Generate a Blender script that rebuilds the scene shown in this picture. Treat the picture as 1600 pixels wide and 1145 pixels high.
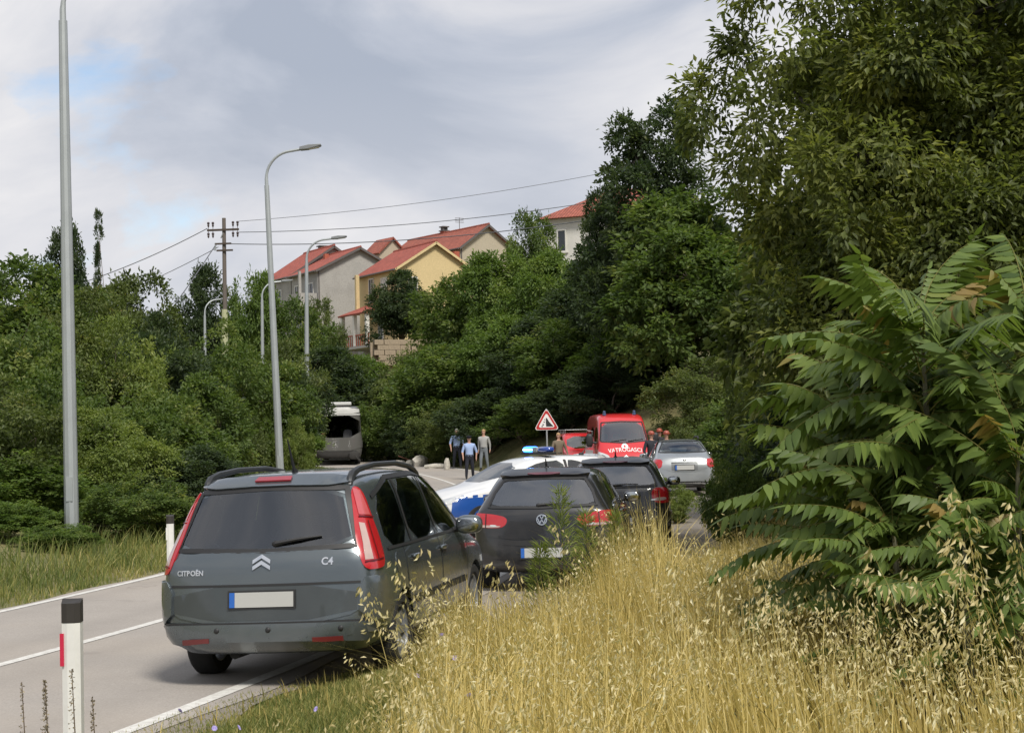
import bpy, bmesh, math, random
import numpy as np
from mathutils import Vector, Matrix
from mathutils.bvhtree import BVHTree
from mathutils.geometry import delaunay_2d_cdt

for o in list(bpy.data.objects):
    bpy.data.objects.remove(o, do_unlink=True)
SC = bpy.context.scene
COL = SC.collection
R = math.radians
RNG = np.random.default_rng(7)
random.seed(7)

# ------------------------------------------------------------------ camera
CAM_H, FPX = 1.95, 2500.0
PITCH, ROLL = R(2.35), R(1.35)
cam_d = bpy.data.cameras.new('camera')
cam = bpy.data.objects.new('camera', cam_d)
COL.objects.link(cam)
cam_d.sensor_width = 36.0
cam_d.lens = FPX / 1600.0 * 36.0
cam_d.clip_start = 0.1
cam_d.clip_end = 3000
cam.matrix_world = (Matrix.Translation((0, 0, CAM_H)) @ Matrix.Rotation(R(90) + PITCH, 4, 'X') @ Matrix.Rotation(-ROLL, 4, 'Z'))
SC.camera = cam

# ------------------------------------------------------------------ sky and sun
SUN_EL, SUN_AZ = R(50), R(157)          # azimuth measured from +Y towards +X
world = bpy.data.worlds.new('World')
SC.world = world
world.use_nodes = True
wn, wl = world.node_tree.nodes, world.node_tree.links
wn.clear()
w_out = wn.new('ShaderNodeOutputWorld')
w_bg = wn.new('ShaderNodeBackground')
w_sky = wn.new('ShaderNodeTexSky')
w_sky.sky_type = 'NISHITA'
w_sky.sun_disc = False
w_sky.sun_elevation = SUN_EL
w_sky.sun_rotation = SUN_AZ
w_bg.inputs['Strength'].default_value = 0.10
tc = wn.new('ShaderNodeTexCoord')
sep = wn.new('ShaderNodeSeparateXYZ')
wl.new(tc.outputs['Generated'], sep.inputs[0])
def wmath(op, a, b=None, clamp=False):
    n = wn.new('ShaderNodeMath'); n.operation = op; n.use_clamp = clamp
    for i, v in enumerate((a, b)):
        if v is None: continue
        if isinstance(v, (int, float)): n.inputs[i].default_value = v
        else: wl.new(v, n.inputs[i])
    return n.outputs[0]
zz = wmath('ADD', wmath('MAXIMUM', sep.outputs[2], 0.0), 0.34)
cx = wmath('DIVIDE', sep.outputs[0], zz)
cy = wmath('DIVIDE', sep.outputs[1], zz)
comb = wn.new('ShaderNodeCombineXYZ')
wl.new(cx, comb.inputs[0]); wl.new(cy, comb.inputs[1])
def wnoise(scale, detail, rough, off, dist=0.0):
    mp = wn.new('ShaderNodeMapping'); mp.inputs['Location'].default_value = off
    wl.new(comb.outputs[0], mp.inputs[0])
    n = wn.new('ShaderNodeTexNoise'); n.inputs['Scale'].default_value = scale
    n.inputs['Detail'].default_value = detail; n.inputs['Roughness'].default_value = rough
    n.inputs['Distortion'].default_value = dist
    wl.new(mp.outputs[0], n.inputs['Vector'])
    return n.outputs['Fac']
def wramp(fac, stops):
    r = wn.new('ShaderNodeValToRGB'); wl.new(fac, r.inputs[0])
    e = r.color_ramp.elements
    while len(e) < len(stops): e.new(0.5)
    for i, (p, c) in enumerate(stops):
        e[i].position = p; e[i].color = (*c, 1)
    return r.outputs[0]
CLOUD_OFF = (1.25, 6.05, 0.0)
cover = wramp(wnoise(2.0, 8, 0.56, CLOUD_OFF, 0.3), [(0.30, (0, 0, 0)), (0.40, (1, 1, 1))])
shade = wramp(wnoise(1.9, 9, 0.55, (CLOUD_OFF[0] + 9, CLOUD_OFF[1] + 4, 0), 0.5),
              [(0.37, (2.65, 2.95, 3.55)), (0.46, (3.3, 3.55, 4.1)), (0.54, (4.2, 4.3, 4.65)), (0.66, (5.3, 5.25, 5.35))])
mix = wn.new('ShaderNodeMix'); mix.data_type = 'RGBA'
wl.new(wmath('MAXIMUM', cover, wmath('SUBTRACT', 1.0, wmath('MULTIPLY', wmath('MAXIMUM', wmath('SUBTRACT', sep.outputs[2], 0.05), 0.0), 14.0), True)), mix.inputs['Factor'])
hs = wn.new('ShaderNodeMix'); hs.data_type = 'RGBA'; hs.blend_type = 'MULTIPLY'; hs.inputs['Factor'].default_value = 1
wl.new(w_sky.outputs[0], hs.inputs['A']); hs.inputs['B'].default_value = (1.0, 1.0, 1.0, 1)
pale = wn.new('ShaderNodeMix'); pale.data_type = 'RGBA'      # clouds pale towards the horizon through the air
wl.new(wmath('MULTIPLY', wmath('SUBTRACT', 1.0, wmath('MULTIPLY', sep.outputs[2], 4.5), True), 0.7), pale.inputs['Factor'])
wl.new(shade, pale.inputs['A']); pale.inputs['B'].default_value = (5.1, 5.05, 5.15, 1)
wl.new(hs.outputs['Result'], mix.inputs['A']); wl.new(pale.outputs['Result'], mix.inputs['B'])
wl.new(mix.outputs['Result'], w_bg.inputs['Color'])
wl.new(w_bg.outputs[0], w_out.inputs['Surface'])

sun_d = bpy.data.lights.new('sun', 'SUN')
sun_d.energy = 2.4
sun_d.angle = R(14)
sun_d.color = (1.0, 0.95, 0.87)
sun = bpy.data.objects.new('sun', sun_d)
COL.objects.link(sun)
sdir = Vector((math.sin(SUN_AZ) * math.cos(SUN_EL), math.cos(SUN_AZ) * math.cos(SUN_EL), math.sin(SUN_EL)))
sun.rotation_euler = (-sdir).to_track_quat('-Z', 'Y').to_euler()
sun.location = (0, 0, 60)

SC.view_settings.view_transform = 'Standard'
SC.view_settings.look = 'None'
SC.view_settings.exposure = 0.7
SC.view_settings.gamma = 1.0
SC.view_settings.use_curve_mapping = False
SC.render.engine = 'CYCLES'
SC.cycles.use_denoising = True
SC.cycles.max_bounces = 8
SC.cycles.transparent_max_bounces = 16

# ------------------------------------------------------------------ planning helpers
def ray(u, v):
    a, b = u - 800, 572.5 - v
    c, s = math.cos(ROLL), math.sin(ROLL)
    X = (a * c + b * s) / FPX; Y = (-a * s + b * c) / FPX
    c, s = math.cos(PITCH), math.sin(PITCH)
    return np.array([X, c - Y * s, s + Y * c])
def at(u, v, d):
    """the world point seen at photo pixel (u, v), d metres away"""
    r = ray(u, v)
    return np.array([0, 0, CAM_H]) + r * d / r[1]

# ------------------------------------------------------------------ object helpers
def obj(name, me, parent=None, mats=None, loc=None):
    o = bpy.data.objects.new(name, me)
    COL.objects.link(o)
    if parent is not None: o.parent = parent
    if mats is not None and me is not None:
        for m in (mats if isinstance(mats, (list, tuple)) else [mats]): me.materials.append(m)
    if loc is not None: o.location = loc
    return o
def tag(o, label=None, cat=None, group=None, kind=None):
    if label: o['label'] = label
    if cat: o['category'] = cat
    if group: o['group'] = group
    if kind: o['kind'] = kind
    return o
def empty(name, loc=(0, 0, 0), rz=0.0, label=None, cat=None, group=None):
    o = bpy.data.objects.new(name, None)
    COL.objects.link(o)
    o.empty_display_size = 0.2
    o.location = loc; o.rotation_euler = (0, 0, rz)
    return tag(o, label, cat, group)
def copy_tree(src, parent=None):
    c = src.copy(); COL.objects.link(c)
    if parent is not None: c.parent = parent
    for ch in src.children: copy_tree(ch, c)
    return c
def mesh(name, verts, faces, smooth=False, sharp=None):
    me = bpy.data.meshes.new(name)
    me.from_pydata([tuple(map(float, v)) for v in verts], [], [tuple(map(int, f)) for f in faces])
    me.update()
    if smooth:
        me.polygons.foreach_set('use_smooth', [True] * len(me.polygons))
        if sharp: me.set_sharp_from_angle(angle=R(sharp))
    return me
def np_mesh(name, verts, faces, attr=None, smooth=False, mi=None):
    """verts (N,3); faces (M,3) or (M,4); attr: per-vertex float 'v'"""
    me = bpy.data.meshes.new(name)
    n, (m, k) = len(verts), faces.shape
    me.vertices.add(n); me.vertices.foreach_set('co', np.ascontiguousarray(verts, dtype=np.float32).ravel())
    me.loops.add(m * k); me.loops.foreach_set('vertex_index', np.ascontiguousarray(faces, dtype=np.int32).ravel())
    me.polygons.add(m)
    me.polygons.foreach_set('loop_start', np.arange(0, m * k, k, dtype=np.int32))
    try: me.polygons.foreach_set('loop_total', np.full(m, k, dtype=np.int32))
    except Exception: pass
    if smooth: me.polygons.foreach_set('use_smooth', np.ones(m, dtype=bool))
    if mi is not None: me.polygons.foreach_set('material_index', np.ascontiguousarray(mi, dtype=np.int32))
    if attr is not None:
        a = me.attributes.new('v', 'FLOAT', 'POINT')
        a.data.foreach_set('value', np.ascontiguousarray(attr, dtype=np.float32))
    me.update(calc_edges=True)
    me.validate()
    return me

class MB:
    """collects simple shapes into one mesh (one part)"""
    def __init__(s): s.v, s.f = [], []
    def add(s, vs, fs):
        b = len(s.v); s.v += [tuple(v) for v in vs]; s.f += [tuple(b + i for i in f) for f in fs]; return s
    def box(s, c, d, rz=0.0):
        x, y, z = d[0] / 2, d[1] / 2, d[2] / 2
        ca, sa = math.cos(rz), math.sin(rz)
        vs = [(c[0] + a * ca - b * sa, c[1] + a * sa + b * ca, c[2] + e) for e in (-z, z) for a, b in ((-x, -y), (x, -y), (x, y), (-x, y))]
        return s.add(vs, [(3, 2, 1, 0), (4, 5, 6, 7), (0, 1, 5, 4), (1, 2, 6, 5), (2, 3, 7, 6), (3, 0, 4, 7)])
    def tube(s, pts, rad, n=8, caps=True):
        pts = [Vector(p) for p in pts]
        rads = rad if isinstance(rad, (list, tuple)) else [rad] * len(pts)
        vs, fs = [], []
        t0 = (pts[1] - pts[0]).normalized()
        ref = Vector((0, 0, 1)) if abs(t0.z) < 0.9 else Vector((1, 0, 0))
        nrm = t0.cross(ref).normalized()
        for i, p in enumerate(pts):
            t = (pts[min(i + 1, len(pts) - 1)] - pts[max(i - 1, 0)]).normalized()
            nrm = (nrm - t * nrm.dot(t)).normalized()
            bn = t.cross(nrm)
            for k in range(n):
                a = 2 * math.pi * k / n
                vs.append(tuple(p + (nrm * math.cos(a) + bn * math.sin(a)) * rads[i]))
        for i in range(len(pts) - 1):
            for k in range(n):
                k2 = (k + 1) % n
                fs.append((i * n + k, i * n + k2, (i + 1) * n + k2, (i + 1) * n + k))
        if caps:
            fs.append(tuple(range(n - 1, -1, -1))); fs.append(tuple((len(pts) - 1) * n + k for k in range(n)))
        return s.add(vs, fs)
    def lathe(s, prof, n=24, axis='z', c=(0, 0, 0)):
        """prof: list of (radius, height)"""
        vs, fs = [], []
        for r, h in prof:
            for k in range(n):
                a = 2 * math.pi * k / n
                p = (r * math.cos(a), r * math.sin(a), h)
                if axis == 'x': p = (h, r * math.cos(a), r * math.sin(a))
                if axis == 'y': p = (r * math.cos(a), h, -r * math.sin(a))
                vs.append((p[0] + c[0], p[1] + c[1], p[2] + c[2]))
        for i in range(len(prof) - 1):
            for k in range(n):
                k2 = (k + 1) % n
                fs.append((i * n + k, i * n + k2, (i + 1) * n + k2, (i + 1) * n + k))
        return s.add(vs, fs)
    def prism(s, poly, y0, y1, axis='y'):
        """poly of (x,z) extruded along y (axis 'y') or of (y,z) along x"""
        n = len(poly)
        f3 = (lambda p, t: (p[0], t, p[1])) if axis == 'y' else (lambda p, t: (t, p[0], p[1]))
        vs = [f3(p, y0) for p in poly] + [f3(p, y1) for p in poly]
        fs = [tuple(range(n)), tuple(range(2 * n - 1, n - 1, -1))] + [(i, n + i, n + (i + 1) % n, (i + 1) % n) for i in range(n)]
        return s.add(vs, fs)
    def blob(s, c, r, nu=12, nv=8, p=1.0, rot=None):
        vs, fs = [], []
        sg = lambda x: math.copysign(abs(x) ** p, x)
        for j in range(nv + 1):
            th = math.pi * j / nv
            for i in range(nu):
                ph = 2 * math.pi * i / nu
                q = Vector((r[0] * sg(math.sin(th)) * sg(math.cos(ph)), r[1] * sg(math.sin(th)) * sg(math.sin(ph)), r[2] * sg(math.cos(th))))
                if rot is not None: q = rot @ q
                vs.append((q.x + c[0], q.y + c[1], q.z + c[2]))
        for j in range(nv):
            for i in range(nu):
                i2 = (i + 1) % nu
                fs.append((j * nu + i, (j + 1) * nu + i, (j + 1) * nu + i2, j * nu + i2))
        return s.add(vs, fs)
    def mesh(s, name='m', smooth=False, sharp=35, fix=True):
        me = mesh(name, s.v, s.f)
        if fix:
            bm = bmesh.new(); bm.from_mesh(me)
            bmesh.ops.remove_doubles(bm, verts=bm.verts, dist=1e-5)
            bmesh.ops.recalc_face_normals(bm, faces=bm.faces)
            bm.to_mesh(me); bm.free()
        if smooth:
            me.polygons.foreach_set('use_smooth', [True] * len(me.polygons))
            if sharp: me.set_sharp_from_angle(angle=R(sharp))
        return me
    def obj(s, name, mat, parent=None, smooth=False, sharp=35, bevel=0.0):
        o = obj(name, s.mesh(name, smooth, sharp), parent, mat)
        if bevel:
            m = o.modifiers.new('b', 'BEVEL'); m.width = bevel; m.segments = 2; m.limit_method = 'ANGLE'
        return o

# ------------------------------------------------------------------ materials
MATS = {}
class NT:
    def __init__(s, name):
        s.m = bpy.data.materials.new(name); s.m.use_nodes = True
        s.n, s.l = s.m.node_tree.nodes, s.m.node_tree.links
        s.b = s.n['Principled BSDF']
        s.out = s.n['Material Output']
    def node(s, t, **kw):
        n = s.n.new(t)
        for k, v in kw.items(): setattr(n, k, v)
        return n
    def set(s, n, k, v):
        if isinstance(v, bpy.types.NodeSocket): s.l.new(v, n.inputs[k])
        else: n.inputs[k].default_value = v
    def noise(s, scale, detail=4, rough=0.55, vec=None, dist=0.0):
        n = s.node('ShaderNodeTexNoise')
        s.set(n, 'Scale', scale); s.set(n, 'Detail', detail); s.set(n, 'Roughness', rough); s.set(n, 'Distortion', dist)
        if vec is not None: s.l.new(vec, n.inputs['Vector'])
        return n.outputs['Fac']
    def coord(s, which='Object'): return s.node('ShaderNodeTexCoord').outputs[which]
    def pos(s): return s.node('ShaderNodeNewGeometry').outputs['Position']
    def ramp(s, fac, stops, interp='LINEAR'):
        r = s.node('ShaderNodeValToRGB'); s.l.new(fac, r.inputs[0])
        r.color_ramp.interpolation = interp
        e = r.color_ramp.elements
        while len(e) < len(stops): e.new(0.5)
        for i, (p, c) in enumerate(stops):
            e[i].position = p
            e[i].color = (*c, 1) if len(c) == 3 else c
        return r.outputs[0]
    def mix(s, fac, a, b, blend='MIX'):
        n = s.node('ShaderNodeMix', data_type='RGBA', blend_type=blend)
        s.set(n, 'Factor', fac)
        for k, v in (('A', a), ('B', b)):
            if isinstance(v, bpy.types.NodeSocket): s.l.new(v, n.inputs[k])
            else: n.inputs[k].default_value = (*v, 1)
        return n.outputs['Result']
    def math(s, op, a, b=0.0, clamp=False):
        n = s.node('ShaderNodeMath', operation=op); n.use_clamp = clamp
        s.set(n, 0, a); s.set(n, 1, b); return n.outputs[0]
    def bump(s, h, strength=0.3, dist=0.02):
        n = s.node('ShaderNodeBump'); s.set(n, 'Strength', strength); s.set(n, 'Distance', dist); s.l.new(h, n.inputs['Height'])
        s.l.new(n.outputs[0], s.b.inputs['Normal']); return n
    def base(s, c):
        if isinstance(c, bpy.types.NodeSocket): s.l.new(c, s.b.inputs['Base Color'])
        else: s.b.inputs['Base Color'].default_value = (*c, 1)
    def attr(s, name='v'): return s.node('ShaderNodeAttribute', attribute_name=name).outputs['Fac']

def simple(name, c, rough=0.6, metal=0.0, coat=0.0, var=0.15, scale=6.0, emit=None, emit_s=0.0):
    if name in MATS: return MATS[name]
    t = NT(name)
    v = t.noise(scale, 5, 0.6, t.coord())
    t.base(t.mix(v, tuple(x * (1 - var) for x in c), tuple(min(1, x * (1 + var)) for x in c)))
    t.b.inputs['Metallic'].default_value = metal
    t.l.new(t.math('ADD', t.math('MULTIPLY', v, 0.16), max(0.02, rough - 0.08)), t.b.inputs['Roughness'])
    t.b.inputs['Coat Weight'].default_value = coat
    t.b.inputs['Coat Roughness'].default_value = 0.05
    if emit:
        t.b.inputs['Emission Color'].default_value = (*emit, 1); t.b.inputs['Emission Strength'].default_value = emit_s
    MATS[name] = t.m
    return t.m

def paint(name, c, metal=0.5, rough=0.35, dust=0.35, flake=True):
    t = NT(name)
    co = t.coord()
    d = t.ramp(t.noise(2.2, 6, 0.65, co), [(0.42, (0, 0, 0)), (0.75, (1, 1, 1))])
    z = t.node('ShaderNodeSeparateXYZ'); t.l.new(co, z.inputs[0])
    low = t.ramp(z.outputs[2], [(0.25, (1, 1, 1)), (0.85, (0.12, 0.12, 0.12))])      # road dust sits low on the body
    f = t.math('MULTIPLY', t.math('MULTIPLY', d, low), dust)
    t.base(t.mix(f, c, (0.22, 0.20, 0.17)))
    t.l.new(t.math('MULTIPLY', t.math('SUBTRACT', 1.0, f), metal), t.b.inputs['Metallic'])
    t.l.new(t.math('ADD', t.math('MULTIPLY', f, 0.5), rough), t.b.inputs['Roughness'])
    t.b.inputs['Coat Weight'].default_value = 0.9
    t.l.new(t.math('ADD', t.math('MULTIPLY', f, 0.5), 0.06), t.b.inputs['Coat Roughness'])
    MATS[name] = t.m
    return t.m

def glass(name, tint, refl=1.0, ior=1.95):
    t = NT(name); t.n.remove(t.b)
    tr = t.node('ShaderNodeBsdfTransparent'); tr.inputs[0].default_value = (*tint, 1)
    gl = t.node('ShaderNodeBsdfGlossy'); gl.inputs['Roughness'].default_value = 0.03; gl.inputs[0].default_value = (refl, refl, refl, 1)
    fr = t.node('ShaderNodeFresnel'); fr.inputs[0].default_value = ior
    mx = t.node('ShaderNodeMixShader')
    t.l.new(fr.outputs[0], mx.inputs[0]); t.l.new(tr.outputs[0], mx.inputs[1]); t.l.new(gl.outputs[0], mx.inputs[2])
    t.l.new(mx.outputs[0], t.out.inputs['Surface'])
    MATS[name] = t.m
    return t.m

def leaf_mat(name, stops, trans=0.48, rough=0.5, spec=0.35):
    """leaf colour picked by the per-leaf value v; light passes through"""
    t = NT(name)
    c = t.ramp(t.attr(), stops)
    t.base(c)
    t.b.inputs['Roughness'].default_value = rough
    t.b.inputs['Specular IOR Level'].default_value = spec
    tl = t.node('ShaderNodeBsdfTranslucent')
    t.l.new(t.mix(1.0, c, (1.25, 1.3, 0.7), 'MULTIPLY'), tl.inputs[0])
    mx = t.node('ShaderNodeMixShader'); mx.inputs[0].default_value = trans
    t.l.new(t.b.outputs[0], mx.inputs[1]); t.l.new(tl.outputs[0], mx.inputs[2])
    t.l.new(mx.outputs[0], t.out.inputs['Surface'])
    MATS[name] = t.m
    return t.m

def bark_mat(name, c):
    t = NT(name); co = t.coord()
    mp = t.node('ShaderNodeMapping'); mp.inputs['Scale'].default_value = (6, 6, 1.2); t.l.new(co, mp.inputs[0])
    n = t.noise(4, 8, 0.7, mp.outputs[0])
    t.base(t.ramp(n, [(0.3, tuple(x * 0.45 for x in c)), (0.7, tuple(x * 1.3 for x in c))]))
    t.b.inputs['Roughness'].default_value = 0.9
    t.bump(n, 0.6, 0.03)
    MATS[name] = t.m
    return t.m

M_BARK = bark_mat('bark', (0.13, 0.105, 0.08))
M_BARKD = bark_mat('dark_bark', (0.07, 0.06, 0.05))
M_BLACK = simple('black_plastic', (0.018, 0.018, 0.019), 0.55)
M_RUBBER = simple('rubber', (0.016, 0.016, 0.016), 0.85, var=0.3)
M_STEEL = simple('galvanised_steel', (0.36, 0.385, 0.39), 0.5, 0.35, var=0.12, scale=3)
M_CHROME = simple('chrome', (0.75, 0.76, 0.77), 0.16, 1.0, var=0.05)
M_WHITE = simple('white_plastic', (0.66, 0.655, 0.62), 0.55, var=0.16, scale=9)
M_RED = simple('red_paint', (0.45, 0.015, 0.02), 0.4)

# ------------------------------------------------------------------ road line and terrain
def heading(y): return R(np.clip(12 - 0.475 * (y - 17.4), -55, 24))
_ys, _xs, _hd = [], [], []
x_, y_ = -3.84, 17.4
cl = [(x_, y_)]
while y_ > -40:
    h = float(heading(y_)); x_ -= math.sin(h) * 0.5; y_ -= math.cos(h) * 0.5; cl.insert(0, (x_, y_))
x_, y_ = -3.84, 17.4
for k in range(340):
    h = float(heading(y_)); x_ += math.sin(h) * 0.5; y_ += math.cos(h) * 0.5; cl.append((x_, y_))
CL = np.array(cl)
CLT = np.gradient(CL, axis=0); CLT /= np.linalg.norm(CLT, axis=1)[:, None]
CLN = np.stack([CLT[:, 1], -CLT[:, 0]], 1)          # to the right of the road
def road_z(y): return 0.018 * np.log1p(np.exp((np.asarray(y, float) - 58) / 4.0)) * 4.0
def smooth(a, b, x):
    t = np.clip((x - a) / (b - a), 0, 1); return t * t * (3 - 2 * t)
def near_road(x, y):
    x = np.atleast_1d(np.asarray(x, float)); y = np.atleast_1d(np.asarray(y, float))
    out_s = np.empty(len(x)); out_z = np.empty(len(x)); out_y = np.empty(len(x))
    for i in range(0, len(x), 4000):
        dx = x[i:i + 4000, None] - CL[None, :, 0]; dy = y[i:i + 4000, None] - CL[None, :, 1]
        k = np.argmin(dx * dx + dy * dy, axis=1); r = np.arange(len(k))
        sd = dx[r, k] * CLN[k, 0] + dy[r, k] * CLN[k, 1]
        d = np.sqrt(dx[r, k] ** 2 + dy[r, k] ** 2)
        out_s[i:i + 4000] = np.sign(sd) * d; out_z[i:i + 4000] = road_z(CL[k, 1]); out_y[i:i + 4000] = CL[k, 1]
    return out_s, out_z, out_y
def bump2(x, y):
    return 0.5 * np.sin(x * 0.31 + 1.3) * np.sin(y * 0.27 + 0.4) + 0.3 * np.sin(x * 0.83 + y * 0.57) + 0.2 * np.sin(x * 1.7 - y * 1.3 + 2)
def hgt(x, y):
    s, zr, yr = near_road(x, y)
    x = np.atleast_1d(np.asarray(x, float)); y = np.atleast_1d(np.asarray(y, float))
    tl = np.maximum(0, -s - 2.75)
    zl = 0.05 * smooth(0, 0.6, tl) + 0.12 * np.maximum(0, tl - 1.2) + 0.0032 * np.maximum(0, tl - 3) ** 2
    zl = np.where(zl > 9, 9 + (zl - 9) * 0.1, zl)
    lay = smooth(14, 22, y) * (1 - smooth(56, 66, y))
    flat = 3.1 + lay * 5.2
    tr = np.maximum(0, s - flat)
    steep = smooth(14, 60, y)
    zn = 0.10 * smooth(0, 1.5, tr) + 0.05 * tr
    zf = np.where(tr < 9, 0.5 * tr, 4.5 + 0.215 * (tr - 9)) * smooth(0, 2, tr)
    zrr = zn * (1 - steep) + zf * steep
    zrr = np.where(zrr > 15, 15 + (zrr - 15) * 0.15, zrr)
    z = zr + np.where(s < 0, zl, zrr)
    wild = np.where(s < 0, smooth(0.5, 4, tl), smooth(0.5, 4, tr))
    return z + bump2(x, y) * 0.10 * wild - 0.03
def hz(x, y): return float(hgt([x], [y])[0])

gx = np.concatenate([np.linspace(-900, -70, 14), np.linspace(-66, 46, 150), np.linspace(50, 900, 14)])
gy = np.concatenate([np.linspace(-300, -12, 8), np.linspace(-9, 170, 230), np.linspace(176, 1500, 14)])
GX, GY = np.meshgrid(gx, gy)
GZ = hgt(GX.ravel(), GY.ravel())
far = np.maximum(0, GY.ravel() - 175) + np.maximum(0, np.abs(GX.ravel()) - 70)
GZ = np.where(far > 0, GZ * np.exp(-far / 60) + 2.0 * (1 - np.exp(-far / 60)), GZ)
nx, ny = len(gx), len(gy)
ii = (np.arange(ny - 1)[:, None] * nx + np.arange(nx - 1)[None]).ravel()
gf = np.stack([ii, ii + 1, ii + nx + 1, ii + nx], 1)
t = NT('ground_soil'); p = t.pos()
n1 = t.noise(0.35, 6, 0.6, p); n2 = t.noise(5, 6, 0.7, p)
c1 = t.ramp(n2, [(0.3, (0.11, 0.11, 0.04)), (0.55, (0.22, 0.19, 0.08)), (0.8, (0.32, 0.26, 0.13))])
c2 = t.ramp(n2, [(0.3, (0.085, 0.10, 0.032)), (0.8, (0.20, 0.19, 0.075))])
t.base(t.mix(t.ramp(n1, [(0.42, (0, 0, 0)), (0.6, (1, 1, 1))]), c1, c2)); t.b.inputs['Roughness'].default_value = 0.95
t.bump(n2, 0.8, 0.08)
ground = obj('ground', np_mesh('ground', np.stack([GX.ravel(), GY.ravel(), GZ], 1), gf, smooth=True), None, t.m)
tag(ground, kind='structure')

def ribbon(name, o0, o1, dz, mat, i0=0, i1=None, step=1, wob=0.0, cols=2, kind='structure'):
    idx = np.arange(i0, i1 if i1 else len(CL), step)
    vs = []
    for c in range(cols):
        o = o0 + (o1 - o0) * c / (cols - 1)
        w = wob * np.sin(idx * 0.9 + c * 2.1) * (c in (0, cols - 1))
        P = CL[idx] + CLN[idx] * (o + w)[:, None]
        vs.append(np.stack([P[:, 0], P[:, 1], road_z(CL[idx, 1]) + dz], 1))
    V = np.concatenate(vs); n = len(idx)
    f = []
    for c in range(cols - 1):
        a = c * n + np.arange(n - 1)
        f.append(np.stack([a, a + n, a + n + 1, a + 1], 1))
    o = obj(name, np_mesh(name, V, np.concatenate(f), np.repeat([o0 + (o1 - o0) * c / (cols - 1) for c in range(cols)], n), smooth=True), None, mat)
    return tag(o, kind=kind)
def asphalt(name, c, stain=0.3):
    t = NT(name); p = t.pos()
    g = t.noise(60, 4, 0.7, p); b = t.noise(0.8, 5, 0.6, p); st = t.noise(0.25, 4, 0.5, p)
    col = t.ramp(g, [(0.25, tuple(x * 0.72 for x in c)), (0.75, tuple(x * 1.2 for x in c))])
    col = t.mix(t.ramp(b, [(0.35, (0, 0, 0)), (0.7, (stain, stain, stain))]), col, tuple(x * 0.62 for x in c))
    col = t.mix(t.ramp(st, [(0.45, (0, 0, 0)), (0.65, (0.4, 0.4, 0.4))]), col, (c[0] * 1.12, c[1] * 1.05, c[2] * 0.95))
    v = t.node('ShaderNodeTexVoronoi', feature='DISTANCE_TO_EDGE'); t.set(v, 'Scale', 0.55); 
    dn = t.node('ShaderNodeVectorMath', operation='ADD'); t.l.new(p, dn.inputs[0])
    nn = t.node('ShaderNodeTexNoise'); t.set(nn, 'Scale', 1.3); t.set(nn, 'Detail', 5); t.l.new(p, nn.inputs['Vector']); t.l.new(nn.outputs['Color'], dn.inputs[1])
    t.l.new(dn.outputs[0], v.inputs['Vector'])
    cr = t.ramp(v.outputs['Distance'], [(0.0, (1, 1, 1)), (0.012, (0, 0, 0))])
    msk = t.ramp(t.noise(0.12, 2, 0.5, p), [(0.5, (0, 0, 0)), (0.6, (0.65, 0.65, 0.65))])
    col = t.mix(t.math('MULTIPLY', cr, msk), col, (0.06, 0.055, 0.05))
    lat = t.attr(); wv = t.math('ABSOLUTE', t.math('SUBTRACT', t.math('ABSOLUTE', t.math('SUBTRACT', t.math('ABSOLUTE', lat), 1.3)), 0.72))
    trk = t.math('MULTIPLY', t.ramp(wv, [(0.0, (1, 1, 1)), (0.36, (0, 0, 0))]), t.math('MULTIPLY', t.noise(0.5, 4, 0.6, p), 0.42))
    col = t.mix(trk, col, tuple(x * 0.62 for x in c))          # rubbed wheel tracks
    ob = t.ramp(t.noise(0.9, 3, 0.5, p), [(0.66, (0, 0, 0)), (0.74, (0.5, 0.5, 0.5))])
    col = t.mix(ob, col, tuple(x * 0.5 for x in c))
    t.base(col); t.b.inputs['Roughness'].default_value = 0.88; t.b.inputs['Specular IOR Level'].default_value = 0.25
    t.bump(g, 0.35, 0.006)
    return t.m
M_ASPH = asphalt('worn_asphalt', (0.36, 0.328, 0.295))
ribbon('road', -2.55, 2.95, 0.012, M_ASPH, 0, None, 1, 0.05, 24)
t = NT('gravel_shoulder'); p = t.pos()
g = t.noise(35, 6, 0.75, p); b = t.noise(0.9, 4, 0.6, p)
t.base(t.mix(t.ramp(b, [(0.45, (0, 0, 0)), (0.68, (0.7, 0.7, 0.7))]), t.ramp(g, [(0.25, (0.19, 0.165, 0.135)), (0.75, (0.37, 0.33, 0.285))]), (0.20, 0.165, 0.10)))
t.b.inputs['Roughness'].default_value = 0.95; t.bump(g, 0.8, 0.03)
M_GRAV = t.m
iy = lambda y: int(np.argmin(np.abs(CL[:, 1] - y)))
# gravel shoulder and lay-by on the right where the cars have pulled in
ia, ib = iy(8), iy(66)
idx = np.arange(ia, ib)
yy_ = CL[idx, 1]
wid = 3.35 + 0.25 * np.sin(idx * 0.7) + 4.7 * smooth(14.5, 21, yy_) * (1 - smooth(58, 65, yy_))
V = []
for c in range(5):
    P = CL[idx] + CLN[idx] * (2.6 + (wid - 2.6) * c / 4)[:, None]
    V.append(np.stack([P[:, 0], P[:, 1], road_z(yy_) + 0.006], 1))
n = len(idx); f = [np.stack([c * n + np.arange(n - 1), (c + 1) * n + np.arange(n - 1), (c + 1) * n + np.arange(1, n), c * n + np.arange(1, n)], 1) for c in range(4)]
lay = tag(obj('lay_by_pavement', np_mesh('lay_by', np.concatenate(V), np.concatenate(f), smooth=True), None, M_GRAV), kind='structure')
t = NT('road_paint'); p = t.pos()
w = t.ramp(t.noise(14, 6, 0.75, p), [(0.36, (1, 1, 1)), (0.6, (0, 0, 0))])
t.base(t.mix(t.math('MULTIPLY', w, 0.55), (0.66, 0.65, 0.61), (0.32, 0.29, 0.26))); t.b.inputs['Roughness'].default_value = 0.8
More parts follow.
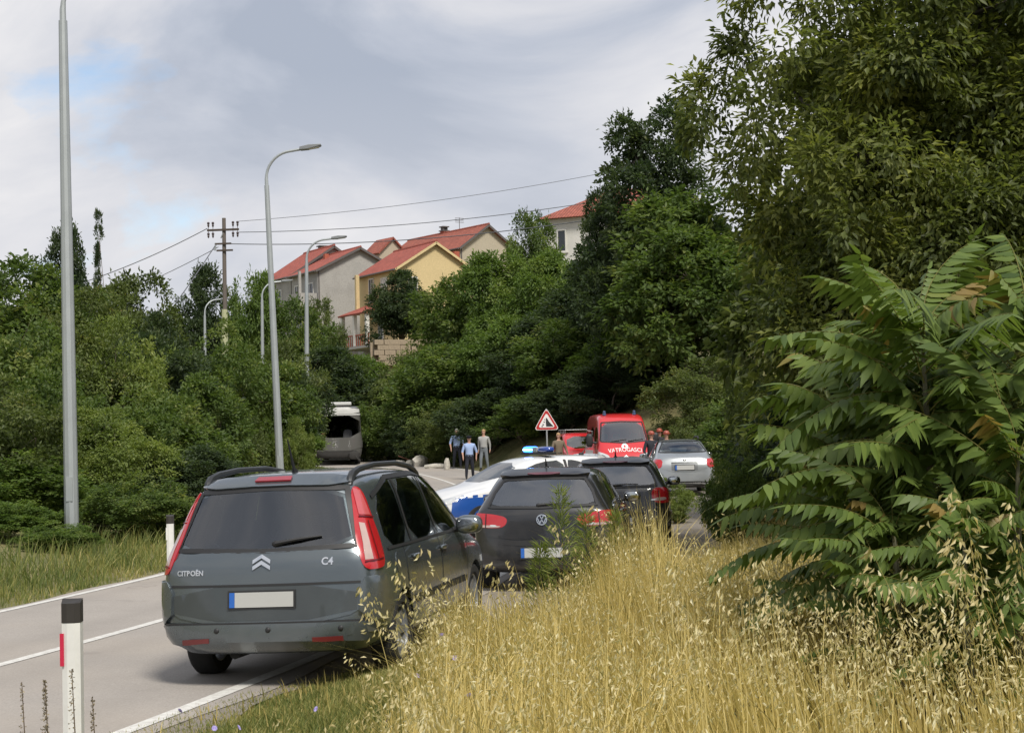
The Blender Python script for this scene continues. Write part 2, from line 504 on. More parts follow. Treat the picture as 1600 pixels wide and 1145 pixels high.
M_LINE = t.m
ribbon('road_edge_line', -2.42, -2.31, 0.017, M_LINE)
ribbon('road_centre_line', -0.06, 0.06, 0.017, M_LINE)
ribbon('road_edge_line', 2.62, 2.75, 0.017, M_LINE)

# ------------------------------------------------------------------ houses
def stucco(name, c, var=0.12, stain=0.25):
    t = NT(name); p = t.coord()
    a = t.noise(0.7, 6, 0.65, p); b = t.noise(9, 4, 0.6, p)
    col = t.ramp(b, [(0.3, tuple(x * (1 - var) for x in c)), (0.7, tuple(min(1, x * (1 + var * 0.6)) for x in c))])
    t.base(t.mix(t.ramp(a, [(0.45, (0, 0, 0)), (0.75, (stain, stain, stain))]), col, tuple(x * 0.55 for x in c)))
    t.b.inputs['Roughness'].default_value = 0.92
    return t.m
def tiles(name, c):
    t = NT(name); p = t.coord('UV')
    sx = t.node('ShaderNodeSeparateXYZ'); t.l.new(p, sx.inputs[0])
    br = t.node('ShaderNodeTexBrick'); t.l.new(p, br.inputs['Vector'])
    t.set(br, 'Scale', 1.0); t.set(br, 'Brick Width', 0.24); t.set(br, 'Row Height', 0.34); t.set(br, 'Mortar Size', 0.02); br.offset = 0.0
    br.inputs['Color1'].default_value = (*[x * 0.8 for x in c], 1); br.inputs['Color2'].default_value = (*[x * 1.15 for x in c], 1)
    br.inputs['Mortar'].default_value = (*[x * 0.45 for x in c], 1)
    big = t.noise(0.5, 5, 0.6, p)
    t.base(t.mix(t.ramp(big, [(0.4, (0, 0, 0)), (0.75, (0.4, 0.4, 0.4))]), br.outputs['Color'], tuple(x * 0.6 for x in c)))
    wv = t.math('SINE', t.math('MULTIPLY', sx.outputs[0], 2 * math.pi / 0.24))
    t.bump(wv, 0.5, 0.04)
    t.b.inputs['Roughness'].default_value = 0.8
    return t.m
M_TILE = tiles('clay_roof_tiles', (0.33, 0.095, 0.062))
M_TILE2 = tiles('red_roof_tiles', (0.36, 0.088, 0.06))
M_YEL = stucco('yellow_stucco', (0.60, 0.47, 0.25))
M_BEI = stucco('beige_stucco', (0.42, 0.37, 0.28))
M_CON = stucco('raw_concrete', (0.36, 0.345, 0.32), 0.2, 0.5)
M_WHT = stucco('white_stucco', (0.62, 0.60, 0.55), 0.08, 0.3)
M_BRK = stucco('brick_red', (0.36, 0.10, 0.06), 0.25)
M_PANE = simple('window_pane', (0.03, 0.035, 0.04), 0.12, var=0.3)
M_SHUT = simple('white_shutter', (0.62, 0.60, 0.55), 0.6)
M_WOOD = simple('brown_wood', (0.10, 0.05, 0.03), 0.7)
M_GUT = simple('dark_gutter', (0.10, 0.09, 0.085), 0.5)

def quad_uv(me):
    """UV in metres: u along the eave (x'), v up the slope"""
    uv = me.uv_layers.new(name='UVMap')
    for p in me.polygons:
        n = p.normal
        ax = Vector((0, 0, 1)).cross(n)
        ax = ax.normalized() if ax.length > 1e-3 else Vector((1, 0, 0))
        up = n.cross(ax)
        for li in p.loop_indices:
            c = me.vertices[me.loops[li].vertex_index].co
            uv.data[li].uv = (c.dot(ax), c.dot(up))
def slab(corners, th):
    """thick sheet from 4 corners (ccw seen from above)"""
    c = [Vector(q) for q in corners]
    nn = (c[1] - c[0]).cross(c[2] - c[0]).normalized()
    if nn.z < 0: c.reverse(); nn = -nn
    vs = c + [q - nn * th for q in c]
    return vs, [(0, 1, 2, 3), (7, 6, 5, 4), (0, 4, 5, 1), (1, 5, 6, 2), (2, 6, 7, 3), (3, 7, 4, 0)]
def roof_obj(parts, mat, parent, name='roof', th=0.14):
    b = MB()
    for c in parts: b.add(*slab(c, th))
    o = b.obj(name, mat, parent); quad_uv(o.data); return o
def window(parent, x, y, z, w, h, face, mat=None, sill=True, bars=1):
    """face: 'g' on the gable (y = const, looking -y) or 's' on the left side (x = const, looking -x)"""
    def B(name, cx, cz, ww, hh, d0, d1, m, par):
        b = MB()
        if face == 'g': b.box((x + cx, y - (d0 + d1) / 2, z + cz), (ww, abs(d1 - d0), hh))
        else: b.box((x - (d0 + d1) / 2, y + cx, z + cz), (abs(d1 - d0), ww, hh))
        return b.obj(name, m, par)
    b = MB(); t_ = 0.09
    def bar(cx, cz, ww, hh):
        if face == 'g': b.box((x + cx, y - 0.03, z + cz), (ww, 0.1, hh))
        else: b.box((x - 0.03, y + cx, z + cz), (0.1, ww, hh))
    bar(-w / 2 + t_ / 2, 0, t_, h); bar(w / 2 - t_ / 2, 0, t_, h); bar(0, h / 2 - t_ / 2, w - 2 * t_, t_); bar(0, -h / 2 + t_ / 2, w - 2 * t_, t_)
    for k in range(bars): bar(-w / 2 + w * (k + 1) / (bars + 1), 0, 0.06, h - 2 * t_)
    win = b.obj('window', M_SHUT, parent)
    B('pane', 0, 0, w - 2 * t_, h - 2 * t_, 0.0, 0.035, mat or M_PANE, win)
    if sill: B('sill', 0, -h / 2 - 0.05, w + 0.25, 0.08, 0.0, 0.14, M_WHT, win)
    return win
def gable_block(root, W, L, H, rise, z0=0.0, over=0.45, wall=None, tile=None, x0=0.0, y0=0.0, apex=0.5, name='wall', gutter=True):
    """gable on the y0 plane (towards -y), from x0 to x0+W; ridge runs back along +y"""
    ax = x0 + W * apex
    b = MB(); b.prism([(x0, z0), (x0 + W, z0), (x0 + W, z0 + H), (ax, z0 + H + rise), (x0, z0 + H)], y0, y0 + L)
    b.obj(name, wall, root)
    sl = rise / (W * apex); sr = rise / (W * (1 - apex)); e = 0.06
    zt = z0 + H + rise + e
    lx, rx = x0 - over, x0 + W + over
    lz, rz_ = z0 + H - over * sl + e, z0 + H - over * sr + e
    ya, yb = y0 - over, y0 + L + over
    g = 0.004
    roof = roof_obj([[(lx, ya, lz), (ax - g, ya, zt), (ax - g, yb, zt), (lx, yb, lz)], [(ax + g, ya, zt), (rx, ya, rz_), (rx, yb, rz_), (ax + g, yb, zt)]], tile, root)
    rd = MB()
    k = 0; yk = ya
    while yk < yb - 0.2:
        rd.lathe([(0.0, 0), (0.13, 0.0), (0.11, 0.42), (0.0, 0.42)], 8, 'y', (ax, yk, zt - 0.02)); yk += 0.40; k += 1
    rd.obj('ridge_cap', tile, roof, True); quad_uv(roof.children[0].data)
    if gutter:
        MB().tube([(lx - 0.06, ya, lz - 0.1), (lx - 0.06, yb, lz - 0.1)], 0.07, 8).obj('gutter', M_GUT, root, True)
        MB().tube([(x0 + 0.1, y0 - 0.06, z0 + H - 0.2), (x0 + 0.1, y0 - 0.06, z0 + 0.2)], 0.05, 8).obj('downpipe', M_GUT, root, True)
    bb = MB()
    bb.add(*slab([(lx, ya - 0.03, lz - 0.02), (ax, ya - 0.03, zt - 0.02), (ax, ya - 0.001, zt - 0.02), (lx, ya - 0.001, lz - 0.02)], 0.2))
    bb.add(*slab([(ax, ya - 0.03, zt - 0.02), (rx, ya - 0.03, rz_ - 0.02), (rx, ya - 0.001, rz_ - 0.02), (ax, ya - 0.001, zt - 0.02)], 0.2))
    bb.obj('barge_board', M_GUT if wall is not M_YEL else M_YEL, roof)
    return roof
def chimney(root, x, y, z0, h, w=0.6, mat=None, cap=True):
    c = MB().box((x, y, z0 + h / 2), (w, w, h)).obj('chimney', mat or M_BRK, root)
    if cap:
        MB().box((x, y, z0 + h + 0.05), (w + 0.2, w + 0.2, 0.1)).box((x, y, z0 + h + 0.45), (w + 0.15, w + 0.15, 0.1)).box((x - w * .35, y, z0 + h + 0.25), (0.1, w * .8, 0.3)).box((x + w * .35, y, z0 + h + 0.25), (0.1, w * .8, 0.3)).obj('chimney_cap', M_GUT, c)
    return c

PH = R(30)
# yellow house: local x along the gable, y back along the ridge, origin at the near-left corner
def house_root(name, u, v_eave, d, H, phi, label):
    """near-left eave corner sits at photo pixel (u, v_eave)"""
    e = at(u, v_eave, d)
    return empty(name, (e[0], e[1], e[2] - H), phi, label, 'house')
h2 = house_root('house', 620, 417, 130, 6.4, PH, 'yellow house with red tiled roof, brick chimney and pillared porch on the hill')
gable_block(h2, 7.0, 7.4, 6.4, 2.15, 0, 0.35, M_YEL, M_TILE2)
MB().box((3.5, 3.7, -2.5), (7.3, 7.7, 5.0)).obj('foundation', M_CON, h2)
window(h2, 0.0, 2.4, 5.0, 1.2, 1.5, 's', M_SHUT); window(h2, 0.0, 4.9, 4.9, 1.0, 2.0, 's')
window(h2, 1.4, 0.0, 5.0, 0.9, 1.3, 'g')
window(h2, 0.0, 3.2, 1.7, 1.0, 2.1, 's')
chimney(h2, 6.3, 1.6, 6.3, 1.75, 0.5, cap=False)
# loggia pillar under the eave, porch roof and pillars on the left side
MB().box((-0.75, 6.2, 4.6), (0.3, 0.3, 3.4)).obj('pillar', M_YEL, h2)
roof_obj([[(-2.6, 0.6, 2.75), (-0.02, 0.6, 3.7), (-0.02, 6.2, 3.7), (-2.6, 6.2, 2.75)]], M_TILE2, h2, 'porch_roof')
for yy in (1.0, 3.4, 5.8): MB().box((-2.3, yy, 1.4), (0.28, 0.28, 2.6)).obj('pillar', M_WHT, h2)
MB().box((-1.35, 3.4, -0.05), (2.5, 6.0, 0.2)).obj('porch_floor', M_CON, h2)
for k in range(14): MB().box((-2.3, 0.75 + k * 0.4, 0.5), (0.06, 0.06, 0.9)).obj('baluster', M_BRK, h2)
MB().box((-2.3, 3.4, 0.98), (0.1, 5.6, 0.09)).obj('handrail', M_BRK, h2)

h1 = house_root('house', 496, 420, 140, 5.6, PH, 'unfinished grey concrete house with two red tiled gables and overhanging balcony')
gable_block(h1, 8.0, 6.0, 5.6, 2.0, 0, 0.4, M_CON, M_TILE2)
gable_block(h1, 8.4, 6.5, 5.75, 2.75, 0, 0.4, M_CON, M_TILE2, x0=0.15, y0=6.55, name='wall')
MB().box((4.2, 6.2, -3.0), (8.6, 12.6, 6.0)).obj('foundation', M_CON, h1)
MB().box((-0.9, 1.6, 2.35), (1.75, 3.2, 0.2)).obj('balcony_slab', M_CON, h1)
MB().box((-1.7, 1.6, 2.95), (0.12, 3.2, 1.0)).box((-0.9, 0.06, 2.95), (1.6, 0.12, 1.0)).obj('balcony_wall', M_CON, h1)
MB().box((-1.62, 0.2, 4.4), (0.22, 0.22, 1.9)).obj('pillar', M_CON, h1)
window(h1, 0, 4.6, 3.9, 1.2, 1.3, 's'); window(h1, 0, 1.6, 3.5, 1.4, 2.0, 's', None, False); window(h1, 0.15, 9.4, 3.9, 1.3, 1.3, 's'); window(h1, 0, 4.2, 1.0, 1.3, 1.3, 's')
chimney(h1, 3.0, 5.0, 6.6, 0.95, 0.4, cap=False); chimney(h1, 5.0, 10.5, 7.5, 1.0, 0.7, M_CON)

h3 = house_root('house', 719, 384, 150, 6.0, R(36), 'long beige house with red roof and antenna behind the yellow house')
gable_block(h3, 6.2, 13.5, 6.0, 2.15, 0, 0.4, M_BEI, M_TILE)
MB().box((3.1, 6.8, -3), (6.5, 13.8, 6)).obj('foundation', M_CON, h3)
chimney(h3, 3.3, 7.6, 7.7, 0.7, 0.6, M_BRK)
an = MB().tube([(3.1, 4.6, 8.0), (3.1, 4.6, 9.4)], 0.03, 6)
for k in range(4): an.tube([(2.6, 4.6, 9.35 - 0.14 * k), (3.6, 4.6, 9.35 - 0.14 * k)], 0.02, 5)
an.obj('antenna', M_GUT, h3)
dm = MB().prism([(0, 5.6), (3.0, 5.6), (3.0, 6.5), (1.5, 7.9), (0, 6.5)], 0, 3.0)
o_ = dm.obj('dormer', M_BEI, h3); o_.location = (-2.2, 11.0, 0)
r_ = roof_obj([[(-0.3, -0.3, 6.35), (1.496, -0.3, 8.02), (1.496, 3, 8.02), (-0.3, 3, 6.35)], [(1.504, -0.3, 8.02), (3.3, -0.3, 6.35), (3.3, 3, 6.35), (1.504, 3, 8.02)]], M_TILE, o_, 'dormer_roof')
window(h3, 4.0, 0.0, 4.0, 0.9, 1.2, 'g')

# white house with hipped roof
e = at(854, 341, 120)
h4 = empty('house', (e[0], e[1], e[2] - 6.0), R(-24), 'white house with hipped red roof and dark upstairs window beside tall trees', 'house')
Wd, Ld, He, ri, ov = 10.0, 8.0, 6.0, 2.3, 0.6
MB().box((Wd / 2, Ld / 2, He / 2 - 2), (Wd, Ld, He + 4)).obj('wall', M_WHT, h4)
zt, ze = He + ri, He - 0.12
A_ = [(-ov, -ov, ze), (Wd + ov, -ov, ze), (Wd + ov, Ld + ov, ze), (-ov, Ld + ov, ze)]
r1, r2 = (3.6, Ld / 2, zt), (Wd - 3.6, Ld / 2, zt)
rb = MB(); rb.add([*A_, r1, r2], [(0, 1, 5, 4), (1, 2, 5), (2, 3, 4, 5), (3, 0, 4), (3, 2, 1, 0)])
rf = rb.obj('roof', M_TILE, h4); quad_uv(rf.data)
sk = MB().box((5.6, 1.2, 7.15), (1.1, 0.9, 0.08)); so = sk.obj('skylight', M_WHT, h4); 
window(h4, 1.2, 0, 4.2, 0.75, 1.7, 'g', None, True, 0); window(h4, 4.6, 0, 4.0, 1.0, 2.1, 'g', M_SHUT, False, 1)
MB().box((4.8, -0.6, 2.7), (4.0, 1.2, 0.16)).obj('balcony_slab', M_WHT, h4)
for k in range(12): MB().box((3.0 + k * 0.33, -1.12, 3.25), (0.05, 0.05, 0.95)).obj('baluster', M_WHT, h4)
MB().box((4.8, -1.12, 3.75), (3.9, 0.08, 0.08)).obj('handrail', M_WHT, h4)

# low retaining wall on the slope under the yellow house: courses of separate stone blocks
rw = empty('retaining_wall', tuple(at(650, 546, 108)), R(18), 'pale low retaining wall of stone blocks on the slope below the yellow house', 'wall')
M_STONE = stucco('pale_stone', (0.34, 0.27, 0.19), 0.25, 0.4)
bme = []
for q in range(4):
    b = MB().box((0, 0, 0), (0.62 + 0.06 * q, 0.5, 0.33)); bme.append(b.mesh('stone')); bme[-1].materials.append(M_STONE)
for r in range(5):
    xk = -2.6 + (r % 2) * 0.3
    while xk < 2.6:
        o = obj('stone', random.choice(bme), rw, None, (xk, random.uniform(-0.03, 0.03), -0.9 + r * 0.35)); xk += 0.76
MB().box((0, 0.35, -0.6), (6.2, 0.3, 2.2)).obj('wall_core', M_STONE, rw)

# ------------------------------------------------------------------ lamp posts, utility pole, wires
M_LAMP = simple('lamp_head_grey', (0.22, 0.23, 0.235), 0.45, 0.3)
M_CONCP = stucco('concrete_pole', (0.42, 0.43, 0.26), 0.15, 0.3)
def lamp_post(u, d, label, H=10.4, lean=0.0, arm=1.5, turn=0.0):
    b = at(u, 800, d); x, y = b[0], b[1]
    root = empty('street_lamp', (x, y, hz(x, y) - 0.05), turn, label, 'street lamp', 'street lamps along the road')
    root.rotation_euler = (0, -lean, turn)
    zs = H - 1.15
    MB().tube([(0, 0, 0), (0, 0, zs * 0.5), (0, 0, zs)], [0.125, 0.105, 0.075], 10).obj('pole', M_STEEL, root, True)
    MB().lathe([(0.0, 0.0), (0.24, 0.0), (0.24, 0.05), (0.13, 0.07), (0.13, 0.3)], 12).obj('base_plate', M_STEEL, root)
    MB().box((0.0, -0.118, 1.0), (0.11, 0.02, 0.42)).obj('access_door', M_STEEL, root)
    pts = [(0, 0, zs - 0.1), (0, 0, zs + 0.2)]
    for k in range(1, 9):
        a = k / 8 * R(78)
        pts.append((0.85 * (1 - math.cos(a)), 0, zs + 0.2 + 0.85 * math.sin(a)))
    pts.append((arm - 0.35, 0, pts[-1][2] + 0.06))
    MB().tube(pts, [0.06, 0.055] + [0.045] * (len(pts) - 2), 8).obj('arm', M_STEEL, root, True)
    ex, ez = pts[-1][0], pts[-1][2]
    hd = MB().prism([(0, -0.05), (0.25, -0.07), (0.66, -0.03), (0.68, 0.02), (0.3, 0.07), (0, 0.05)], -0.14, 0.14).obj('lamp_head', M_LAMP, root, bevel=0.015)
    hd.location = (ex - 0.05, 0, ez + 0.01); hd.rotation_euler = (0, R(-7), 0)
    g = MB().box((0.42, 0, -0.058), (0.36, 0.2, 0.02)).obj('lens', M_WHITE, hd)
    return root
lamp_post(112, 28, 'tallest street lamp post, nearest the camera, rising out of the top of the picture', lean=R(0.3))
lamp_post(440, 50, 'street lamp with curved arm rising behind the grey family car roof', H=10.85, lean=R(1.7))
lamp_post(481, 70, 'street lamp in front of the grey concrete house', lean=R(-0.9))
lamp_post(413, 91, 'small far street lamp just beside the grey concrete house roof edge', lean=R(-0.5), turn=R(20))
lamp_post(323, 104, 'farthest street lamp, its arm hooked behind the utility pole', lean=R(-0.5), turn=R(30))

pb = at(351, 560, 95); px_, py_ = pb[0], pb[1]; pz_ = hz(px_, py_)
ptop = at(347, 341, 95)[2] - pz_
up = empty('utility_pole', (px_, py_, pz_), R(-8), 'concrete utility pole with wooden crossarms and insulators above the bushes', 'utility pole')
up.rotation_euler = (0, R(0.3), R(-8))
MB().tube([(0, 0, -0.3), (0, 0, ptop * 0.62)], [0.26, 0.17], 10).obj('pole', M_CONCP, up, True)
MB().tube([(0.02, 0, ptop * 0.5), (0.02, 0, ptop)], [0.13, 0.11], 10).obj('pole_top', simple('weathered_pole', (0.13, 0.11, 0.095), 0.9), up, True)
M_CROSS = simple('crossarm_wood', (0.06, 0.045, 0.035), 0.85)
M_INS = simple('brown_insulator', (0.05, 0.03, 0.028), 0.35, coat=0.5)
ca_ = MB().box((0, -0.14, ptop - 0.72), (1.95, 0.1, 0.12)).obj('crossarm', M_CROSS, up)
for s in (-1, 1):
    for q in (0.9, 0.62):
        for dz in (0.34, -0.30):
            b = MB().lathe([(0.0, -0.16), (0.03, -0.16), (0.07, -0.05), (0.045, 0.0), (0.085, 0.05), (0.07, 0.14), (0.0, 0.16)], 10, 'z', (s * q, -0.14, ptop - 0.72 + dz))
            b.tube([(s * q, -0.14, ptop - 0.72), (s * q, -0.14, ptop - 0.72 + dz)], 0.018, 5)
            b.obj('insulator', M_INS, up, True)
MB().box((0, -0.16, ptop - 1.55), (1.0, 0.09, 0.1)).box((0.1, -0.16, ptop - 1.95), (1.0, 0.09, 0.1)).obj('lower_crossarm', M_CROSS, up)
MB().tube([(-0.45, -0.16, ptop - 1.55), (-0.5, -0.16, ptop - 1.95)], 0.05, 6).tube([(-0.16, -0.05, ptop - 1.2), (0, -0.1, ptop - 0.9)], 0.04, 6).obj('bracket', M_STEEL, up)
M_WIRE = simple('wire', (0.10, 0.105, 0.115), 0.6)
def wire(p0, p1, sag, label, r=0.022):
    p0, p1 = Vector(p0), Vector(p1); pts = []
    for k in range(25):
        t = k / 24; q = p0.lerp(p1, t); q.z -= 4 * sag * t * (1 - t); pts.append(q)
    o = MB().tube(pts, r, 5).obj('power_cable', M_WIRE, None, True)
    return tag(o, label, 'cable', 'overhead cables')
wire(at(372, 346, 95), at(1180, 218, 100), 0.7, 'uppermost overhead cable running right from the utility pole top', 0.016)
wire(at(372, 363, 95), at(1180, 268, 92), 0.8, 'middle overhead cable running right above the house roofs')
wire(at(356, 381, 95), at(1180, 296, 84), 0.9, 'lowest overhead cable running right, almost touching the beige house antenna', 0.026)
wire(at(324, 357, 95), at(60, 462, 96), 0.35, 'overhead cable dropping left from the crossarm towards the cypress', 0.026)
wire(at(341, 386, 95), at(40, 505, 110), 0.5, 'thinner lower cable dropping left from the utility pole', 0.02)
wire(at(336, 384, 95), at(240, 520, 80), 0.1, 'steep stay cable running down left from the utility pole into the bushes', 0.03)

# ------------------------------------------------------------------ foliage
def nrmz(a): return a / np.maximum(1e-9, np.linalg.norm(a, axis=1))[:, None]
def leaf_quads(P, ax, nr, ln, wd, v, fold=0.25, mid=0.45):
    ax = nrmz(ax); sd = nrmz(np.cross(ax, nr)); nn = np.cross(sd, ax)
    m = P + ax * (ln * mid)[:, None]; up = nn * (wd * fold)[:, None]
    l = m + sd * (wd / 2)[:, None] + up; r = m - sd * (wd / 2)[:, None] + up
    t = P + ax * ln[:, None] - nn * (ln * 0.08)[:, None]
    N = len(P)
    V = np.stack([P, r, t, l], 1).reshape(-1, 3)
    b = np.arange(N) * 4
    F = np.stack([np.stack([b, b + 1, b + 2], 1), np.stack([b, b + 2, b + 3], 1)], 1).reshape(-1, 3)
    return V, F, np.repeat(v, 4)
def crown_mesh(name, blobs, nclump, nleaf, cr, ll, lw, seed, droop=0.25, surf=0.6, flat=0.7, lr=None, per=13):
    """blobs -> lumps on the blob surfaces -> leafy sprays on each lump -> leaves"""
    g = np.random.default_rng(seed)
    B = np.array(blobs, float)
    area = (B[:, 3] * B[:, 4] * B[:, 5]) ** (2 / 3)
    lr = lr or cr * 1.9
    nl = nclump // per
    k = g.choice(len(B), nl, p=area / area.sum())
    d = nrmz(g.normal(size=(nl, 3)) + np.array([0, 0, 0.15]))
    rr = surf + (1.0 - surf) * g.random(nl) ** 0.5
    L = B[k, :3] + d * B[k, 3:] * rr[:, None]
    ls = lr * g.uniform(0.6, 1.35, nl)
    li = np.repeat(np.arange(nl), np.maximum(4, g.poisson(per, nl)))
    n = len(li)
    dd = nrmz(g.normal(size=(n, 3)) + d[li] * 0.8 + np.array([0, 0, 0.35]))
    C = L[li] + dd * (ls[li] * (0.55 + 0.45 * g.random(n)))[:, None]
    cnt = np.maximum(3, g.poisson(nleaf, n))
    ci = np.repeat(np.arange(n), cnt); N = len(ci)
    cs = cr * (0.6 + 0.7 * g.random(n))
    off = g.normal(size=(N, 3)) * np.array([1, 1, flat]) * 0.45
    along = g.random(N) * 1.2
    P = C[ci] + off * cs[ci][:, None] + dd[ci] * (along * cs[ci] * 0.6)[:, None]
    ax = nrmz(off) * 0.8 + dd[ci] * 0.7 + g.normal(size=(N, 3)) * 0.4
    ax[:, 2] -= droop * 2.2
    nr = nrmz(dd[ci] * 0.7 + np.array([0, 0, 0.7]) + g.normal(size=(N, 3)) * 0.4)
    ln = ll * (0.65 + 0.7 * g.random(N)); wd = lw * (0.65 + 0.7 * g.random(N))
    cv = g.normal(0.45, 0.14, nl)[li] + g.normal(0, 0.09, n)
    v = np.clip(cv[ci] + g.normal(0, 0.11, N), 0, 1)
    V, F, A = leaf_quads(P, ax, nr, ln, wd, v)
    return np_mesh(name, V, F, A), C, V
def trunk_mesh(name, blobs, C, r, seed, lean=(0, 0), fork=0.35, nb=26):
    g = np.random.default_rng(seed); b = MB()
    top = np.array(sorted(blobs, key=lambda q: -q[2])[0][:3])
    ctr = np.mean(np.array(blobs)[:, :3], 0)
    base = np.array([ctr[0] * 0.2, ctr[1] * 0.2, -0.4])
    f = base + (top - base) * fork; f[:2] += g.normal(0, 0.08, 2)
    pts = [base, base + (f - base) * 0.5 + np.append(g.normal(0, 0.1, 2), 0), f, f + (top - f) * 0.5 + np.append(g.normal(0, .25, 2), 0), top]
    b.tube(pts, [r * 1.3, r, r * 0.8, r * 0.5, r * 0.15], 9)
    for q in blobs:
        e = np.array(q[:3]); m = (f + e) / 2 + np.append(g.normal(0, 0.2, 2), 0.25)
        b.tube([f - np.array([0, 0, 0.3]), m, e], [r * 0.5, r * 0.36, r * 0.12], 6)
    for i in g.choice(len(C), min(nb, len(C)), replace=False):
        e = C[i]; k = np.argmin([np.linalg.norm(np.array(q[:3]) - e) for q in blobs]); s0 = np.array(blobs[k][:3])
        m = (s0 + e) / 2 + g.normal(0, 0.12, 3)
        b.tube([s0, m, e], [r * 0.16, r * 0.10, r * 0.04], 5)
    return b.mesh(name, True, None, fix=False)
def dome(w, h, n, seed, lo=0.25):
    g = np.random.default_rng(seed); out = [(0, 0, h * 0.55, w * 0.34, w * 0.34, h * 0.43)]
    for i in range(n):
        a = 2 * math.pi * i / n + g.uniform(-.3, .3); rr = w * g.uniform(0.22, 0.34)
        z = h * g.uniform(lo, 0.68); s = g.uniform(0.17, 0.26)
        out.append((rr * math.cos(a), rr * math.sin(a), z, w * s, w * s, h * s * 0.95))
    return out
GREEN_A = leaf_mat('leaf_mid_green', [(0.0, (0.048, 0.081, 0.021)), (0.45, (0.106, 0.159, 0.040)), (0.75, (0.173, 0.220, 0.060)), (1.0, (0.278, 0.294, 0.099))])
GREEN_B = leaf_mat('leaf_olive_green', [(0.0, (0.054, 0.076, 0.025)), (0.5, (0.118, 0.153, 0.046)), (0.85, (0.198, 0.228, 0.078)), (1.0, (0.288, 0.249, 0.106))])
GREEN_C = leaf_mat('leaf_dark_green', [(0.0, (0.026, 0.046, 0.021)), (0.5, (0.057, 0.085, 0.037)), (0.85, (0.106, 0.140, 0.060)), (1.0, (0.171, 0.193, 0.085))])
GREEN_D = leaf_mat('leaf_fresh_green', [(0.0, (0.060, 0.103, 0.025)), (0.5, (0.131, 0.200, 0.046)), (1.0, (0.242, 0.300, 0.083))])
GREEN_E = leaf_mat('leaf_yellow_green', [(0.0, (0.088, 0.125, 0.028)), (0.5, (0.193, 0.249, 0.063)), (1.0, (0.351, 0.383, 0.115))])
GREEN_W = leaf_mat('leaf_walnut_green', [(0.0, (0.054, 0.075, 0.023)), (0.45, (0.133, 0.161, 0.042)), (0.8, (0.233, 0.250, 0.067)), (1.0, (0.428, 0.446, 0.106))])

PROTO = {}
def proto(key, blobs, h, mat, bark=M_BARK, tr=0.14, **kw):
    cm, C, V = crown_mesh(key + '_crown', blobs, **kw)
    h = float(np.percentile(V[:, 2], 99.6)); w_ = float(np.percentile(V[:, 0], 99) - np.percentile(V[:, 0], 1))
    cm.materials.append(mat)
    tm = trunk_mesh(key + '_trunk', blobs, C, tr, kw['seed'])
    tm.materials.append(bark)
    PROTO[key] = dict(crown=cm, trunk=tm, h=h, w=w_)
def recolour(key, src, mat):
    d = dict(PROTO[src]); d['crown'] = d['crown'].copy(); d['crown'].materials.clear(); d['crown'].materials.append(mat); PROTO[key] = d
def plant(key, u, vtop, d, wpx, label, name='shrub', cat='shrub', group=None, rz=None, sink=0.0, rnd=random.Random(3)):
    """a tree or shrub whose top shows at (u, vtop), d metres away and wpx photo pixels wide"""
    p = PROTO[key]; tp = at(u, vtop, d)
    g = hz(tp[0], tp[1]) - sink
    sz = max(0.07, (tp[2] - g) / p['h']); sw = wpx * d / FPX / p['w']
    root = empty(name, (tp[0], tp[1], g), rnd.uniform(0, 6.28) if rz is None else rz, label, cat, group)
    root.scale = (sw, sw, sz)
    obj('crown', p['crown'], root); obj('trunk', p['trunk'], root)
    return root
proto('shrub_a', dome(4.6, 4.2, 7, 1, 0.2), 4.2, GREEN_A, seed=1, nclump=1250, nleaf=22, cr=0.22, ll=0.14, lw=0.085, tr=0.07, droop=0.12, surf=0.75, lr=0.5)
proto('shrub_b', dome(4.8, 4.0, 8, 2, 0.2), 4.0, GREEN_B, seed=2, nclump=1350, nleaf=21, cr=0.21, ll=0.13, lw=0.07, tr=0.07, droop=0.15, surf=0.75, lr=0.48)
proto('shrub_c', dome(4.4, 4.4, 6, 3, 0.2), 4.4, GREEN_C, seed=3, nclump=1250, nleaf=22, cr=0.23, ll=0.14, lw=0.085, tr=0.08, droop=0.1, surf=0.75, lr=0.52)
recolour('shrub_d', 'shrub_a', GREEN_D); recolour('shrub_e', 'shrub_b', GREEN_E); recolour('shrub_f', 'shrub_c', GREEN_A)
proto('tree_a', dome(6.5, 8.0, 9, 4, 0.3), 8.0, GREEN_D, seed=4, nclump=1500, nleaf=22, cr=0.36, ll=0.24, lw=0.13, tr=0.16, droop=0.15, surf=0.75, lr=0.85)
proto('tree_b', dome(6.0, 8.5, 8, 5, 0.3), 8.5, GREEN_C, seed=5, nclump=1500, nleaf=22, cr=0.34, ll=0.23, lw=0.13, tr=0.16, droop=0.1, surf=0.75, lr=0.8)
proto('tree_c', dome(6.8, 7.6, 9, 6, 0.3), 7.6, GREEN_A, seed=6, nclump=1500, nleaf=22, cr=0.36, ll=0.23, lw=0.13, tr=0.15, droop=0.15, surf=0.75, lr=0.85)
recolour('tree_e', 'tree_c', GREEN_B)
# slender cypress
cyb = [(0.05 * math.sin(k), 0.05 * math.cos(2 * k), 1.0 + k * 0.95, 0.52 - 0.035 * k, 0.52 - 0.035 * k, 0.9) for k in range(10)]
proto('cypress', cyb, 10.5, GREEN_C, seed=8, nclump=700, nleaf=22, cr=0.17, ll=0.18, lw=0.07, tr=0.10, droop=-0.35, lr=0.2, per=5)

LB = 'shrubs on the bank left of the road'
ST = 'trees and bushes on the hillside'
P = plant
